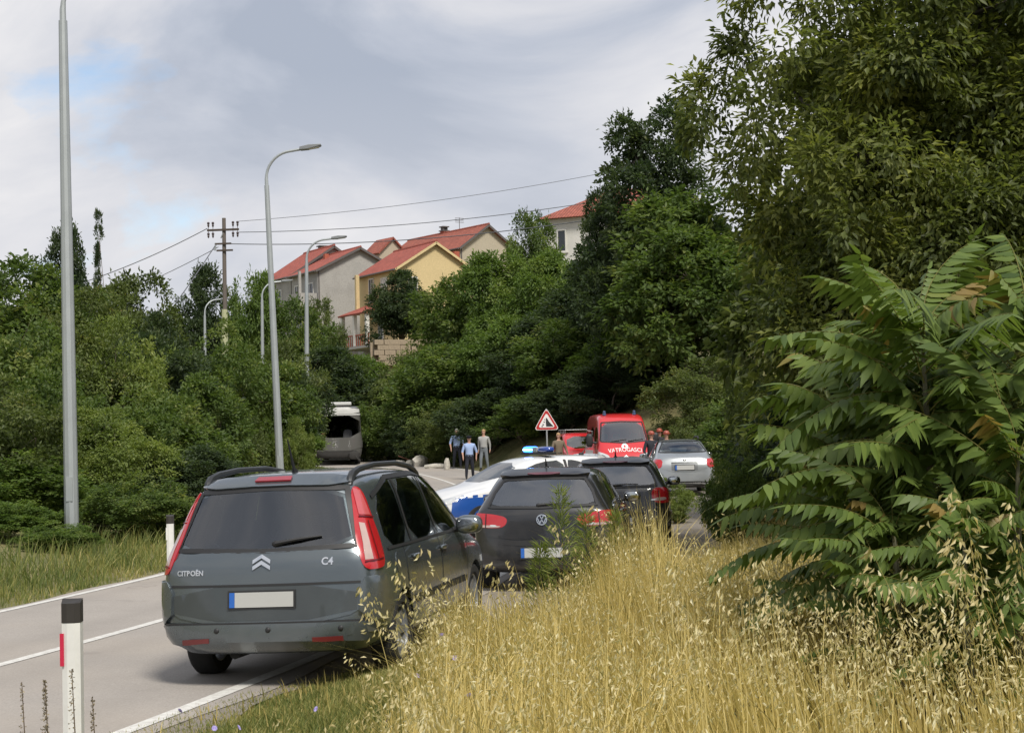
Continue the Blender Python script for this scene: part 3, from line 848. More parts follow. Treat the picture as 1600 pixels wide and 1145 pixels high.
# front row on the left bank
P('shrub_d', -25, 690, 30.5, 260, 'bright green bush at the left picture edge beside the tall lamp post', group=LB)
P('shrub_d', 90, 815, 26.6, 120, 'low fresh green bush hiding the foot of the tall lamp post', group=LB)
P('shrub_d', -15, 775, 27.5, 170, 'low bush in the left picture corner above the verge grass', group=LB)
P('shrub_d', 90, 745, 31.0, 170, 'fresh green bush right behind the tall lamp post at low height', group=LB)
P('shrub_a', 215, 742, 29.5, 190, 'broad bush on the verge between tall lamp post and roadside marker', group=LB)
P('shrub_c', 300, 700, 33, 170, 'dark bush right behind the far white roadside marker post', group=LB)
P('shrub_b', -10, 590, 31, 260, 'olive bush rising left of the tall lamp post at the picture edge', group=LB)
P('shrub_a', 60, 560, 33.5, 230, 'mid green bush directly left of the tall lamp post, above the low front row', group=LB)
P('shrub_e', 150, 640, 32.5, 200, 'yellowish bush directly right of the tall lamp post at mid height', group=LB)
P('shrub_a', 235, 610, 35.5, 220, 'dense bush above the broad verge bush, with dark hollows', group=LB)
P('shrub_f', 298, 590, 39, 190, 'leafy bush with reddish tips left of the curved lamp post', group=LB)
P('shrub_b', 345, 640, 42, 120, 'olive bush just left of the curved lamp post foot', group=LB)
P('shrub_d', 420, 650, 58, 150, 'bright bush around the foot of the curved lamp post', group=LB)
P('shrub_a', 0, 470, 41, 260, 'tall bush on the upper bank at the left picture edge', group=LB)
P('shrub_b', 95, 500, 43, 240, 'olive bush on the upper bank behind the tall lamp post', group=LB)
P('shrub_e', 180, 500, 44, 170, 'yellow green bush on the upper bank below the cypress', group=LB)
P('shrub_c', 250, 530, 46, 200, 'dark bush on the upper bank midway between two lamp posts', group=LB)
P('shrub_a', 325, 515, 53, 200, 'round bush just below the utility pole', group=LB)
P('shrub_f', 395, 545, 58, 170, 'bush below the small far street lamp', group=LB)
P('tree_c', 20, 415, 60, 230, 'spreading tree on the skyline at the left picture edge', 'tree', 'tree', LB)
P('shrub_b', 140, 455, 58, 200, 'olive bush on the skyline around the cypress foot', group=LB)
P('tree_e', 212, 432, 66, 150, 'olive tree on the skyline right of the cypress', 'tree', 'tree', LB)
P('tree_b', 312, 420, 108, 110, 'dark tree on the skyline left of the utility pole', 'tree', 'tree', LB)
P('tree_a', 392, 434, 107, 110, 'fresh green tree on the skyline right of the utility pole', 'tree', 'tree', LB)
P('shrub_c', 240, 495, 56, 140, 'dark rounded bush under the far hooked street lamp', group=LB)
P('shrub_b', 445, 535, 66, 140, 'olive tree crown just below the grey concrete house', 'tree', 'tree', LB)
P('tree_b', 98, 358, 78, 105, 'dark round tree standing alone against the sky behind the tall lamp post', 'tree', 'tree')
cyp = P('cypress', 155, 333, 92, 22, 'thin dark cypress pointing up against the sky', 'cypress_tree', 'tree', sink=2.0)
# dark trees framing the coach
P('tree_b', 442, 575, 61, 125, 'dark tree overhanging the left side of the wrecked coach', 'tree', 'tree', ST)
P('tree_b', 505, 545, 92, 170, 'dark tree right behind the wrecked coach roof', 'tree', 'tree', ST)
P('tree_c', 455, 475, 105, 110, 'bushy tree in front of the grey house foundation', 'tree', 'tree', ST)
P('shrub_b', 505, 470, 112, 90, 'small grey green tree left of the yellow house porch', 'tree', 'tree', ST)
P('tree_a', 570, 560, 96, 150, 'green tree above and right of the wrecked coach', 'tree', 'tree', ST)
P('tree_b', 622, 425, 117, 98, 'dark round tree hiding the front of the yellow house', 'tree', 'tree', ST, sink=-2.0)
P('shrub_e', 690, 452, 114, 90, 'yellowish shrub under the gable of the yellow house', group=ST)
P('shrub_b', 640, 560, 92, 150, 'olive bush on the slope below the retaining wall', group=ST)
P('shrub_e', 690, 520, 98, 120, 'pale yellow green bush right of the retaining wall', group=ST)
P('shrub_a', 600, 620, 88, 130, 'bush low on the slope right of the wrecked coach', group=ST)
# wooded slope in the middle
P('tree_c', 735, 425, 94, 150, 'green tree directly below the beige house gable', 'tree', 'tree', ST)
P('tree_a', 800, 398, 91, 170, 'bright green tree crown in the middle of the wooded slope top', 'tree', 'tree', ST)
P('tree_a', 868, 392, 89, 170, 'bright green tree crown below the white house', 'tree', 'tree', ST)
P('tree_c', 832, 336, 108, 78, 'small tree against the sky left of the white house', 'tree', 'tree', ST)
P('tree_b', 925, 400, 82, 170, 'dark green tree below and right of the white house', 'tree', 'tree', ST)
P('tree_c', 715, 540, 84, 170, 'green tree on the lower slope behind the walking officers', 'tree', 'tree', ST)
P('tree_a', 780, 500, 82, 170, 'lighter tree on the middle slope above the triangular sign', 'tree', 'tree', ST)
P('tree_b', 845, 500, 79, 170, 'dark tree rising directly behind the triangular sign', 'tree', 'tree', ST)
P('tree_c', 905, 500, 75, 170, 'green tree right behind the red van roof', 'tree', 'tree', ST)
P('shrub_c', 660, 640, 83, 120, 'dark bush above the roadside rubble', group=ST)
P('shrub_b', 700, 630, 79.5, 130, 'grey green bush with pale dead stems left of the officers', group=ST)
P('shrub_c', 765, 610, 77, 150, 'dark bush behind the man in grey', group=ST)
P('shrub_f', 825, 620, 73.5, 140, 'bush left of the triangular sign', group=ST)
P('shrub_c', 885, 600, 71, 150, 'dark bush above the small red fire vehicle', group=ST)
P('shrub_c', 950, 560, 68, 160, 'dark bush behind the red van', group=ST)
P('tree_a', 990, 500, 70, 180, 'pale green leafy tree above the group of firefighters', 'tree', 'tree', ST)
P('shrub_b', 1110, 560, 60, 190, 'olive bush behind the silver car', group=ST)
P('shrub_f', 1180, 610, 50, 190, 'bush on the right behind the silver car, next to the big foreground leaves', group=ST)
P('shrub_b', 1275, 520, 36, 240, 'olive bush behind the large compound leaves', group=ST)
# dark oak towering behind the van
ob = [(0, 0, 7.2, 2.0, 2.0, 2.4), (1.2, 0.3, 5.0, 2.2, 2.2, 2.2), (-1.1, 0, 4.6, 1.9, 1.9, 2.0), (0.9, 0, 9.2, 1.3, 1.3, 1.5), (-0.5, 0.2, 9.0, 0.9, 0.9, 1.2),
      (-1.9, 0, 2.9, 1.5, 1.5, 1.5), (1.8, 0, 2.8, 1.9, 1.9, 1.7), (0, -0.6, 3.0, 1.8, 1.6, 1.8)]
proto('oak', ob, 10.7, GREEN_C, M_BARKD, seed=21, nclump=1900, nleaf=24, cr=0.30, ll=0.19, lw=0.115, tr=0.22, droop=0.05, surf=0.7, lr=0.62)
P('oak', 1012, 163, 69, 250, 'tall dark tree towering over the red van against the sky', 'tree', 'tree', ST, rz=0.3)
P('oak', 945, 300, 73, 120, 'dark tree left of the tallest one, beside the white house', 'tree', 'tree', ST, rz=2.0)
P('tree_c', 1085, 300, 66, 260, 'shaded green tree between the dark tall tree and the large drooping tree', 'tree', 'tree', ST)
# the large drooping tree filling the upper right
wb = [(0, 0, 7.4, 2.2, 2.2, 2.2), (-2.0, -0.4, 6.2, 1.5, 1.6, 1.6), (1.9, 0, 6.8, 2.0, 2.0, 2.2), (-1.2, -1.0, 4.6, 1.6, 1.5, 1.5), (0.9, -1.2, 4.8, 1.9, 1.6, 1.7),
      (-1.7, -0.6, 3.3, 1.0, 1.2, 1.4), (2.9, -0.6, 4.2, 1.7, 1.8, 1.8), (0, -1.3, 2.8, 1.6, 1.4, 1.5), (2.0, -1.3, 2.2, 1.9, 1.6, 1.6), (-0.6, -0.9, 1.9, 1.1, 1.2, 1.2), (0.6, 0, 9.2, 1.8, 1.8, 1.4), (3.4, 0, 8.4, 2.0, 2, 1.6), (4.4, -.4, 6.2, 1.6, 1.6, 1.6), (4.6, -.5, 3.2, 1.7, 1.7, 1.7)]
proto('walnut', wb, 10.4, GREEN_W, M_BARKD, seed=31, nclump=9500, nleaf=24, cr=0.21, ll=0.12, lw=0.054, tr=0.22, droop=0.27, flat=1.0, surf=0.42, lr=0.46)
wt = empty('tree', (6.05, 21.5, hz(6.05, 21.5) - 0.1), 0.0, 'very large tree with drooping narrow leaves filling the upper right', 'tree')
obj('crown', PROTO['walnut']['crown'], wt); obj('trunk', PROTO['walnut']['trunk'], wt)

recolour('tree_w', 'tree_c', GREEN_W)
P('tree_w', 1400, 40, 34, 420, 'tree behind the left half of the large drooping tree', 'tree', 'tree', ST)
P('tree_w', 1500, -20, 32, 460, 'tree behind the right half of the large drooping tree', 'tree', 'tree', ST)
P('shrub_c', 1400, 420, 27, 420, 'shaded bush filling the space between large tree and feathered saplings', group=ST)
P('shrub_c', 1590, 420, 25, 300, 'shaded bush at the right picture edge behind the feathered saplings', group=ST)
P('shrub_c', 1045, 590, 66, 150, 'dark bush right behind the firefighters', group=ST)
P('shrub_b', 1095, 640, 57, 110, 'olive bush just above the silver car roof', group=ST)

# ------------------------------------------------------------------ tree of heaven: big compound leaves, each its own part
AIL = leaf_mat('ailanthus_leaf', [(0.0, (0.062, 0.104, 0.024)), (0.5, (0.125, 0.182, 0.040)), (0.9, (0.180, 0.240, 0.055)), (1.0, (0.28, 0.20, 0.065))], trans=0.36, rough=0.48, spec=0.35)
def compound_leaf(name, L, pairs, seed, red=0.0, arch=0.35):
    g = np.random.default_rng(seed)
    V, F, A = [], [], []
    def rach(t): return np.array([L * t, 0.03 * math.sin(t * 3) * L, L * (0.42 * t - arch * 2.1 * t * t)])
    def add(vs, fs, a):
        b = len(V); V.extend(vs); F.extend([tuple(b + i for i in f) for f in fs]); A.extend([a] * len(vs))
    # rachis as a thin 3-sided tube
    N = 10
    for i in range(N):
        p0, p1 = rach(i / N), rach((i + 1) / N); r0 = 0.006 * (1 - 0.7 * i / N); r1 = 0.006 * (1 - 0.7 * (i + 1) / N)
        ring = lambda p, r: [p + np.array([0, r, 0]), p + np.array([0, -r * .5, r * .8]), p + np.array([0, -r * .5, -r * .8])]
        add(ring(p0, r0) + ring(p1, r1), [(0, 1, 4, 3), (1, 2, 5, 4), (2, 0, 3, 5)], 0.95)
    def leaflet(p, dirv, ln, wd, a):
        """lanceolate blade, five cross rows, folded at the midrib and curling down"""
        dirv = dirv / np.linalg.norm(dirv)
        up = np.array([0, 0, 1.0]); sd = np.cross(dirv, up); sd /= np.linalg.norm(sd)
        rows = []; curl = g.uniform(0.12, 0.55); side = g.uniform(-0.18, 0.18); cup = g.uniform(0.0, 0.55)
        prof = [(0.0, 0.10), (0.14, 0.92), (0.38, 1.0), (0.68, 0.62), (1.0, 0.0)]
        for t, w in prof:
            c = p + dirv * ln * t + np.array([0, 0, -ln * (0.10 * t + curl * t * t)]) + sd * (side * ln * t * t)
            h = wd * w / 2
            rows.append((c + sd * h + np.array([0, 0, -h * cup]), c, c - sd * h + np.array([0, 0, -h * cup * g.uniform(0.5, 1.4)])))
        vs = [q for r in rows[:-1] for q in r] + [rows[-1][1]]
        fs = []
        for i in range(len(rows) - 2):
            b = i * 3
            fs += [(b, b + 3, b + 4, b + 1), (b + 1, b + 4, b + 5, b + 2)]
        b = (len(rows) - 2) * 3
        fs += [(b, b + 3, b + 1), (b + 1, b + 3, b + 2)]
        add(vs, fs, a)
    for i in range(pairs):
        t = 0.16 + 0.82 * i / (pairs - 1)
        p = rach(t); tan = rach(min(1, t + 0.02)) - rach(t - 0.02); tan /= np.linalg.norm(tan)
        for s in (-1, 1):
            if g.random() < 0.04: continue
            ln = (0.100 + 0.042 * math.sin(math.pi * min(1, t * 0.9 + 0.1))) * g.uniform(0.75, 1.18)
            dr = tan * g.uniform(0.3, 0.5) + np.array([0, s, g.uniform(-0.9, -0.25)])
            leaflet(p, dr, ln, ln * 0.42, float(np.clip(g.normal(0.45 + red * t, 0.2), 0, 1)))
    leaflet(rach(1.0), rach(1.0) - rach(0.96), 0.12, 0.035, 0.5)
    me = mesh(name, V, F, True)
    at_ = me.attributes.new('v', 'FLOAT', 'POINT'); at_.data.foreach_set('value', np.array(A, dtype=np.float32))
    me.materials.append(AIL)
    return me
CL_ = [compound_leaf('leaf', L, n, 50 + i, red, ar) for i, (L, n, red, ar) in enumerate([(0.95, 20, 0.0, 0.24), (1.05, 22, 0.0, 0.22), (0.85, 18, 0.05, 0.28), (0.75, 16, 0.1, 0.20), (0.55, 14, 0.5, 0.26), (0.45, 12, 0.6, 0.2), (0.9, 19, 0.0, 0.30), (1.0, 20, 0.05, 0.18), (0.8, 17, -0.1, 0.26), (0.98, 20, -0.15, 0.33)])]
M_AST = bark_mat('ailanthus_stem', (0.17, 0.16, 0.10))
def ailanthus(x, y, h, nl, seed, label, spread=1.0, zlo=0.25, lean=(0, 0), dirs=None):
    g = random.Random(seed)
    z = hz(x, y)
    root = empty('tree_of_heaven', (x, y, z), 0, label, 'sapling', 'saplings with compound leaves')
    pts = [(0, 0, -0.1), (lean[0] * 0.3, lean[1] * 0.3, h * 0.35), (lean[0] * 0.7, lean[1] * 0.7, h * 0.7), (lean[0], lean[1], h)]
    MB().tube(pts, [0.035, 0.028, 0.02, 0.008], 8).obj('trunk', M_AST, root, True)
    for k in range(nl):
        t = zlo + (1 - zlo) * (k / (nl - 1)) ** 0.85
        a = k * 2.4 + g.uniform(-0.4, 0.4)
        young = t > 0.95
        me = CL_[g.choice([4, 5])] if young and g.random() < 0.6 else CL_[g.choice([0, 1, 2, 3, 6, 7, 8, 9])]
        o = obj('leaf', me, root)
        i = min(2, int(t * 3)); f = t * 3 - i
        p = Vector(pts[i]).lerp(Vector(pts[i + 1]), f)
        o.location = p
        pitch = R(g.uniform(-14, 30)) + (R(38) if t > 0.93 else R(12) * t)
        o.rotation_euler = (g.uniform(-0.45, 0.45), -pitch, a)
        s = spread * g.uniform(0.8, 1.12) * (0.75 if t < 0.3 else 1.0)
        o.scale = (s, s, s)
    return root
ailanthus(2.44, 9.3, 2.12, 56, 1, 'tallest broad sapling with long feathered leaves on the right verge', 1.05, 0.25, (-0.05, 0))
ailanthus(2.14, 8.9, 1.05, 34, 2, 'low sapling with drooping feathered leaves among the dry oats', 0.72, 0.15, (-0.05, 0))
ailanthus(2.32, 9.9, 1.75, 46, 3, 'leafy sapling behind and left of the tallest broad one', 1.0, 0.22, (-0.15, 0.05))
ailanthus(2.98, 9.2, 2.0, 50, 4, 'sapling with feathered leaves at the right picture edge', 1.0, 0.15, (0.0, 0))
ailanthus(2.62, 8.5, 1.35, 36, 5, 'lower sapling in front at the right picture edge', 0.9, 0.15, (0.05, 0))
ailanthus(2.12, 9.7, 1.2, 32, 6, 'leftmost sapling of the feathered group, drooping towards the lay-by', 0.8, 0.2, (-0.1, 0))
ailanthus(2.66, 10.4, 1.9, 40, 7, 'sapling deep inside the feathered group behind the tallest one', 1.0, 0.2, (0.0, 0))
ailanthus(2.3, 8.25, 0.95, 22, 8, 'short sapling in front of the tallest broad one, half buried in oats', 0.75, 0.2, (0.0, 0))

# ------------------------------------------------------------------ grasses
def inside_verge(x, y):
    """dry grass verge: right of the parked cars, near side"""
    edge = np.interp(y, [3, 9.5, 10.8, 12.3, 13.2, 14.5, 16, 18, 20, 23, 27, 31, 40], [-3.9, -3.0, -2.55, -1.95, -1.30, -0.40, 0.30, 1.25, 1.7, 2.55, 3.25, 4.3, 7.0])
    return x - edge
def tallx(y): return np.interp(y, [5, 9, 10, 11, 12, 13, 14, 16, 18, 23, 31], [-1.0, -0.95, -0.9, -0.95, -1.0, -0.9, -0.4, 0.35, 1.25, 2.6, 4.3])
STRAW = leaf_mat('dry_straw', [(0.0, (0.09, 0.10, 0.03)), (0.2, (0.24, 0.20, 0.065)), (0.5, (0.58, 0.455, 0.165)), (0.8, (0.70, 0.575, 0.26)), (1.0, (0.78, 0.70, 0.42))], trans=0.3, rough=0.6, spec=0.3)
OATM = leaf_mat('oat_spikelet', [(0.0, (0.34, 0.31, 0.13)), (0.5, (0.62, 0.52, 0.27)), (1.0, (0.80, 0.74, 0.50))], trans=0.35, rough=0.5, spec=0.4)
GRASSG = leaf_mat('green_grass', [(0.0, (0.075, 0.105, 0.025)), (0.4, (0.15, 0.18, 0.05)), (0.7, (0.30, 0.28, 0.09)), (1.0, (0.50, 0.41, 0.18))], trans=0.3, rough=0.6, spec=0.3)
def blades(P, h, w, lean, az, v, bend=1.0):
    """ribbons of three segments; P (N,3)"""
    N = len(P)
    d = np.stack([np.cos(az), np.sin(az), np.zeros(N)], 1)
    sd = np.stack([-np.sin(az + 0.9), np.cos(az + 0.9), np.zeros(N)], 1)
    ts = np.array([0, 0.4, 0.75, 1.0]); ws = np.array([1.0, 0.85, 0.5, 0.0])
    V = []
    for t, k in zip(ts, ws):
        c = P + d * (lean * h * t ** (1 + bend))[:, None]; c = c.copy(); c[:, 2] += h * t * (1 - 0.25 * lean * t)
        if k > 0: V += [c + sd * (w * k / 2)[:, None], c - sd * (w * k / 2)[:, None]]
        else: V += [c]
    V = np.stack(V, 1).reshape(-1, 3)            # 7 verts per blade
    b = np.arange(N) * 7
    T = [(0, 1, 2), (1, 3, 2), (2, 3, 4), (3, 5, 4), (4, 5, 6)]
    F = np.stack([np.stack([b + a for a in q], 1) for q in T], 1).reshape(-1, 3)
    return V, F, np.repeat(v, 7)
def joinm(parts):
    V, F, A, n = [], [], [], 0
    for v, f, a in parts: V.append(v); F.append(f + n); A.append(a); n += len(v)
    return np.concatenate(V), np.concatenate(F), np.concatenate(A)
def in_frustum(x, y, m=0.0):
    u = 800 + x / np.maximum(y, .1) * FPX
    return (u > -80 - m) & (u < 1680 + m)
g = np.random.default_rng(11)
def scatter(n, x0, x1, y0, y1): return g.uniform(x0, x1, n), y0 + (y1 - y0) * g.random(n) ** 0.8
def clumpy(x, y, s=1.0): return 0.5 + 0.5 * np.sin(x * 2.3 * s + 1.7 * np.sin(y * 1.1 * s)) * np.sin(y * 1.9 * s + 1.3 * np.sin(x * 1.7 * s) + 2)
# tall dry grass body
x, y = scatter(150000, -2.8, 9.5, 5.2, 36)
e = inside_verge(x, y)
near = 1 - smooth(9.5, 12.5, y) * 1.0
tall = smooth(0.0, 0.65, x - tallx(y))       # short by the road edge, tall further in
k = (e > 0.05) & in_frustum(x, y) & (x < 0.40 * y + 0.5) & (g.random(len(x)) < 0.20 + 0.8 * tall)
x, y, tall, e = x[k], y[k], tall[k], e[k]
cl = clumpy(x, y)
P0 = np.stack([x, y, hgt(x, y) - 0.02], 1)
N = len(x)
# taller and greener where the verge drops to the cars
h = (0.10 + 0.12 * g.random(N)) * (1 - tall) + tall * (0.38 + 0.46 * g.random(N) ** 1.3 + 0.20 * cl)
sh_ = np.clip(1.0 - 0.33 * smooth(1.0, 1.7, x) * (1 - smooth(8.5, 10, y)), 0.5, 1)
h *= sh_ * (1 + 0.40 * smooth(0.3, 1.3, x) * smooth(9.5, 11.5, y) * (1 - smooth(17, 21, y)))
h *= 1 - 0.42 * smooth(1025, 1065, 800 + FPX * x / y) * smooth(10.5, 13, y)
h *= 1 - 0.30 * smooth(730, 770, 800 + FPX * x / y) * (1 - smooth(900, 960, 800 + FPX * x / y)) * smooth(10, 12, y)
green = np.clip(0.55 - 0.5 * tall + 0.25 * (clumpy(x * 0.5, y * 0.5 + 3) - 0.5), 0, 1)
lowf = clumpy(x * 0.35 + 4, y * 0.4 + 1)
v = np.clip(g.normal(0.60, 0.16, N) + 0.16 * (cl - 0.5) - 0.42 * smooth(0.5, 0.9, lowf) + 0.1 * smooth(0.55, 0.1, lowf) * 0 - 0.45 * green * (g.random(N) < 0.75), 0, 1)
sw = clumpy(x * 0.9 + 2, y * 0.9, 1.0); lean = np.abs(g.normal(0.25, 0.16, N)) + 0.75 * smooth(0.62, 0.95, sw); az = g.normal(R(150), 0.8, N) + 2.2 * (clumpy(x * .6, y * .6 + 5) - 0.5)
B1 = blades(P0, h, 0.0045 + 0.004 * g.random(N) + 0.0003 * y, lean, az, v)
tag(obj('dry_grass', np_mesh('dry_grass', *B1), None, STRAW), 'tall golden dry grass covering the verge in front of the parked cars', 'grass', kind='stuff')
# wild oats: stalk with hanging spikelets
x, y = scatter(17000, -1.6, 8.5, 5.4, 30)
e = inside_verge(x, y); tall = smooth(0.1, 0.75, x - tallx(y))
k = (e > 0.15) & in_frustum(x, y) & (x < 0.36 * y + 0.4) & (g.random(len(x)) < tall * (0.08 + 0.92 * np.maximum(smooth(0.35, 0.9, clumpy(x, y, 0.75)), smooth(1.0, 1.6, x) * (y < 10))))
x, y, tall = x[k], y[k], tall[k]
N = len(x)
h = (0.55 + 0.42 * g.random(N)) * (0.6 + 0.4 * tall)
h *= (1 - 0.15 * smooth(9, 14, y)) * (1 + 0.45 * smooth(0.3, 1.3, x) * smooth(9.5, 11.5, y) * (1 - smooth(17, 21, y)))
h *= 1 - 0.40 * smooth(1025, 1065, 800 + FPX * x / y) * smooth(10.5, 13, y)
h *= 1 - 0.30 * smooth(730, 770, 800 + FPX * x / y) * (1 - smooth(900, 960, 800 + FPX * x / y)) * smooth(10, 12, y)
# a few stalks stand clear of the rest: by the grey car and at the lower right
ex = np.array([-0.62, -0.50, -0.43, -0.72, -0.36, -0.25, -0.55, -0.80, 2.0, 2.15, 2.28, 2.05, 2.35, 1.85, 2.4, 1.25, 1.35, 1.0, 1.95, 2.22, 2.1, 0.95, 1.1, 0.6, -0.05, 0.1])
ey = np.array([10.0, 10.1, 10.3, 10.2, 10.6, 10.7, 9.8, 10.2, 6.9, 7.0, 7.2, 7.1, 7.3, 7.4, 7.4, 8.6, 8.2, 8.4, 6.6, 6.9, 7.0, 12.8, 13.0, 12.5, 11.2, 11.4])
eh = np.array([1.12, 1.15, 1.02, 0.95, 0.95, 0.92, 0.85, 0.9, 1.36, 1.40, 1.30, 1.22, 1.28, 1.2, 1.1, 1.15, 1.1, 1.1, 1.15, 1.2, 1.0, 1.3, 1.28, 1.15, .95, .95])
x, y, h = np.append(x, ex), np.append(y, ey), np.append(h, eh); N = len(x)
P0 = np.stack([x, y, hgt(x, y) - 0.02], 1)
lean = np.abs(g.normal(0.24, 0.2, N)); lean[-len(ex):] = g.uniform(0.12, 0.35, len(ex))
az = g.normal(R(160), 0.8, N)
stalks = blades(P0, h, np.full(N, 0.0042) + 0.00025 * y, lean, az, np.clip(g.normal(0.68, 0.1, N), 0, 1), 1.2)
ns = np.where(y < 12, 22, 14); ns[-len(ex):] = 26
si = np.repeat(np.arange(N), ns); S = len(si)
tt = 0.66 + 0.34 * g.random(S)
d = np.stack([np.cos(az), np.sin(az), np.zeros(N)], 1)
C = P0[si] + d[si] * (lean[si] * h[si] * tt ** 2.2)[:, None]
C[:, 2] += h[si] * tt * (1 - 0.25 * lean[si] * tt)
a2 = g.normal(0, 1.4, S) + az[si]; rr = (0.02 + 0.055 * g.random(S)) * (1.25 - tt) * 2.2
C += np.stack([np.cos(a2), np.sin(a2), np.zeros(S)], 1) * rr[:, None]; C[:, 2] += 0.01 - rr * 0.5
ax = np.stack([np.cos(a2) * 0.55, np.sin(a2) * 0.55, -0.75 + 0.5 * g.normal(size=S)], 1)
big = np.where(si >= N - len(ex), 1.55, 1.0)
sp = leaf_quads(C, ax, g.normal(size=(S, 3)), (0.022 + 0.016 * g.random(S)) * big, (0.0065 + 0.0045 * g.random(S) + 0.0002 * y[si]) * big, np.clip(g.normal(0.5, 0.25, S), 0, 1), 0.5)
V, F, A = joinm([stalks, sp])
mi = np.concatenate([np.zeros(len(stalks[1]), int), np.ones(len(sp[1]), int)])
o = obj('wild_oats', np_mesh('wild_oats', V, F, A, mi=mi), None, [STRAW, OATM])
tag(o, 'pale wild oat stalks with hanging spikelets rising above the dry grass', 'grass', kind='stuff')
# short greenish turf by the road edge (near) and along the left verge
def left_turf(n):
    i = g.integers(0, iy(75), n); off = -(2.62 + np.abs(g.normal(0, 1.25, n)))
    P = CL[i] + CLN[i] * off[:, None] + g.normal(0, 0.15, (n, 2))
    return P[:, 0], P[:, 1], -off - 2.6
x1, y1, tl = left_turf(52000)
s1, _, _ = near_road(x1, y1)
k = (s1 < -2.58) & in_frustum(x1, y1, 420) & (y1 > 11)
x1, y1, tl = x1[k], y1[k], np.maximum(0, -s1[k] - 2.58)
h1_ = (0.06 + 0.12 * g.random(len(x1))) + np.minimum(0.34, tl * 0.2) * (0.4 + 0.7 * g.random(len(x1)))
v1 = np.clip(g.normal(0.30, 0.2, len(x1)) + 0.4 * (clumpy(x1, y1, 0.7) - 0.4) + 0.22 * (1 - smooth(0.1, 0.9, tl)), 0, 1)
x2, y2 = scatter(95000, -3.6, 1.0, 7.0, 14)
e2 = inside_verge(x2, y2); k = (e2 > -0.05 - 0.12 * g.random(len(x2))) & (e2 < 2.2) & in_frustum(x2, y2)
x2, y2, e2 = x2[k], y2[k], e2[k]
h2_ = 0.035 + 0.05 * g.random(len(x2)) + 0.10 * smooth(0.2, 1.2, e2) * g.random(len(x2))
v2 = np.clip(g.normal(0.55, 0.2, len(x2)) + 0.3 * (clumpy(x2, y2, 1.5) - 0.5), 0, 1)
xx, yy, hh, vv = np.append(x1, x2), np.append(y1, y2), np.append(h1_, h2_), np.append(v1, v2)
N = len(xx)
B2 = blades(np.stack([xx, yy, hgt(xx, yy) - 0.01], 1), hh, 0.004 + 0.004 * g.random(N) + 0.0004 * yy, np.abs(g.normal(0.4, 0.25, N)), g.uniform(0, 6.28, N), vv)
tag(obj('verge_grass', np_mesh('verge_grass', *B2), None, GRASSG), 'short green and yellowing grass along both road edges', 'grass', kind='stuff')

# ------------------------------------------------------------------ vehicles
M_INT = simple('car_interior', (0.075, 0.075, 0.075), 0.8)
M_SEAT = simple('seat_fabric', (0.085, 0.086, 0.09), 0.9, var=0.25)
M_UNDER = simple('underbody', (0.012, 0.012, 0.012), 0.9)
M_RIM = simple('alloy_rim', (0.42, 0.43, 0.44), 0.32, 0.8)
M_TAIL = simple('tail_lamp_red', (0.42, 0.012, 0.018), 0.2, 0.0, 1.0, var=0.1, scale=18)
M_TAILP = simple('tail_lamp_pale', (0.46, 0.33, 0.30), 0.15, 0.0, 1.0, var=0.15, scale=18)
M_LAMPW = simple('clear_lamp', (0.62, 0.63, 0.62), 0.12, 0.3, 1.0, var=0.3, scale=14)
M_PLATE = simple('plate_white', (0.42, 0.42, 0.40), 0.45, var=0.05)
M_PLBLUE = simple('plate_blue', (0.02, 0.11, 0.42), 0.45)
G_DARK = glass('privacy_glass', (0.50, 0.53, 0.53), 1.0, 2.2)
G_CLEAR = glass('car_glass', (0.76, 0.82, 0.80), 1.0, 2.9)
G_MID = glass('green_glass', (0.70, 0.77, 0.74))
M_MIRROR = simple('mirror_glass', (0.5, 0.52, 0.52), 0.04, 1.0, var=0.02)

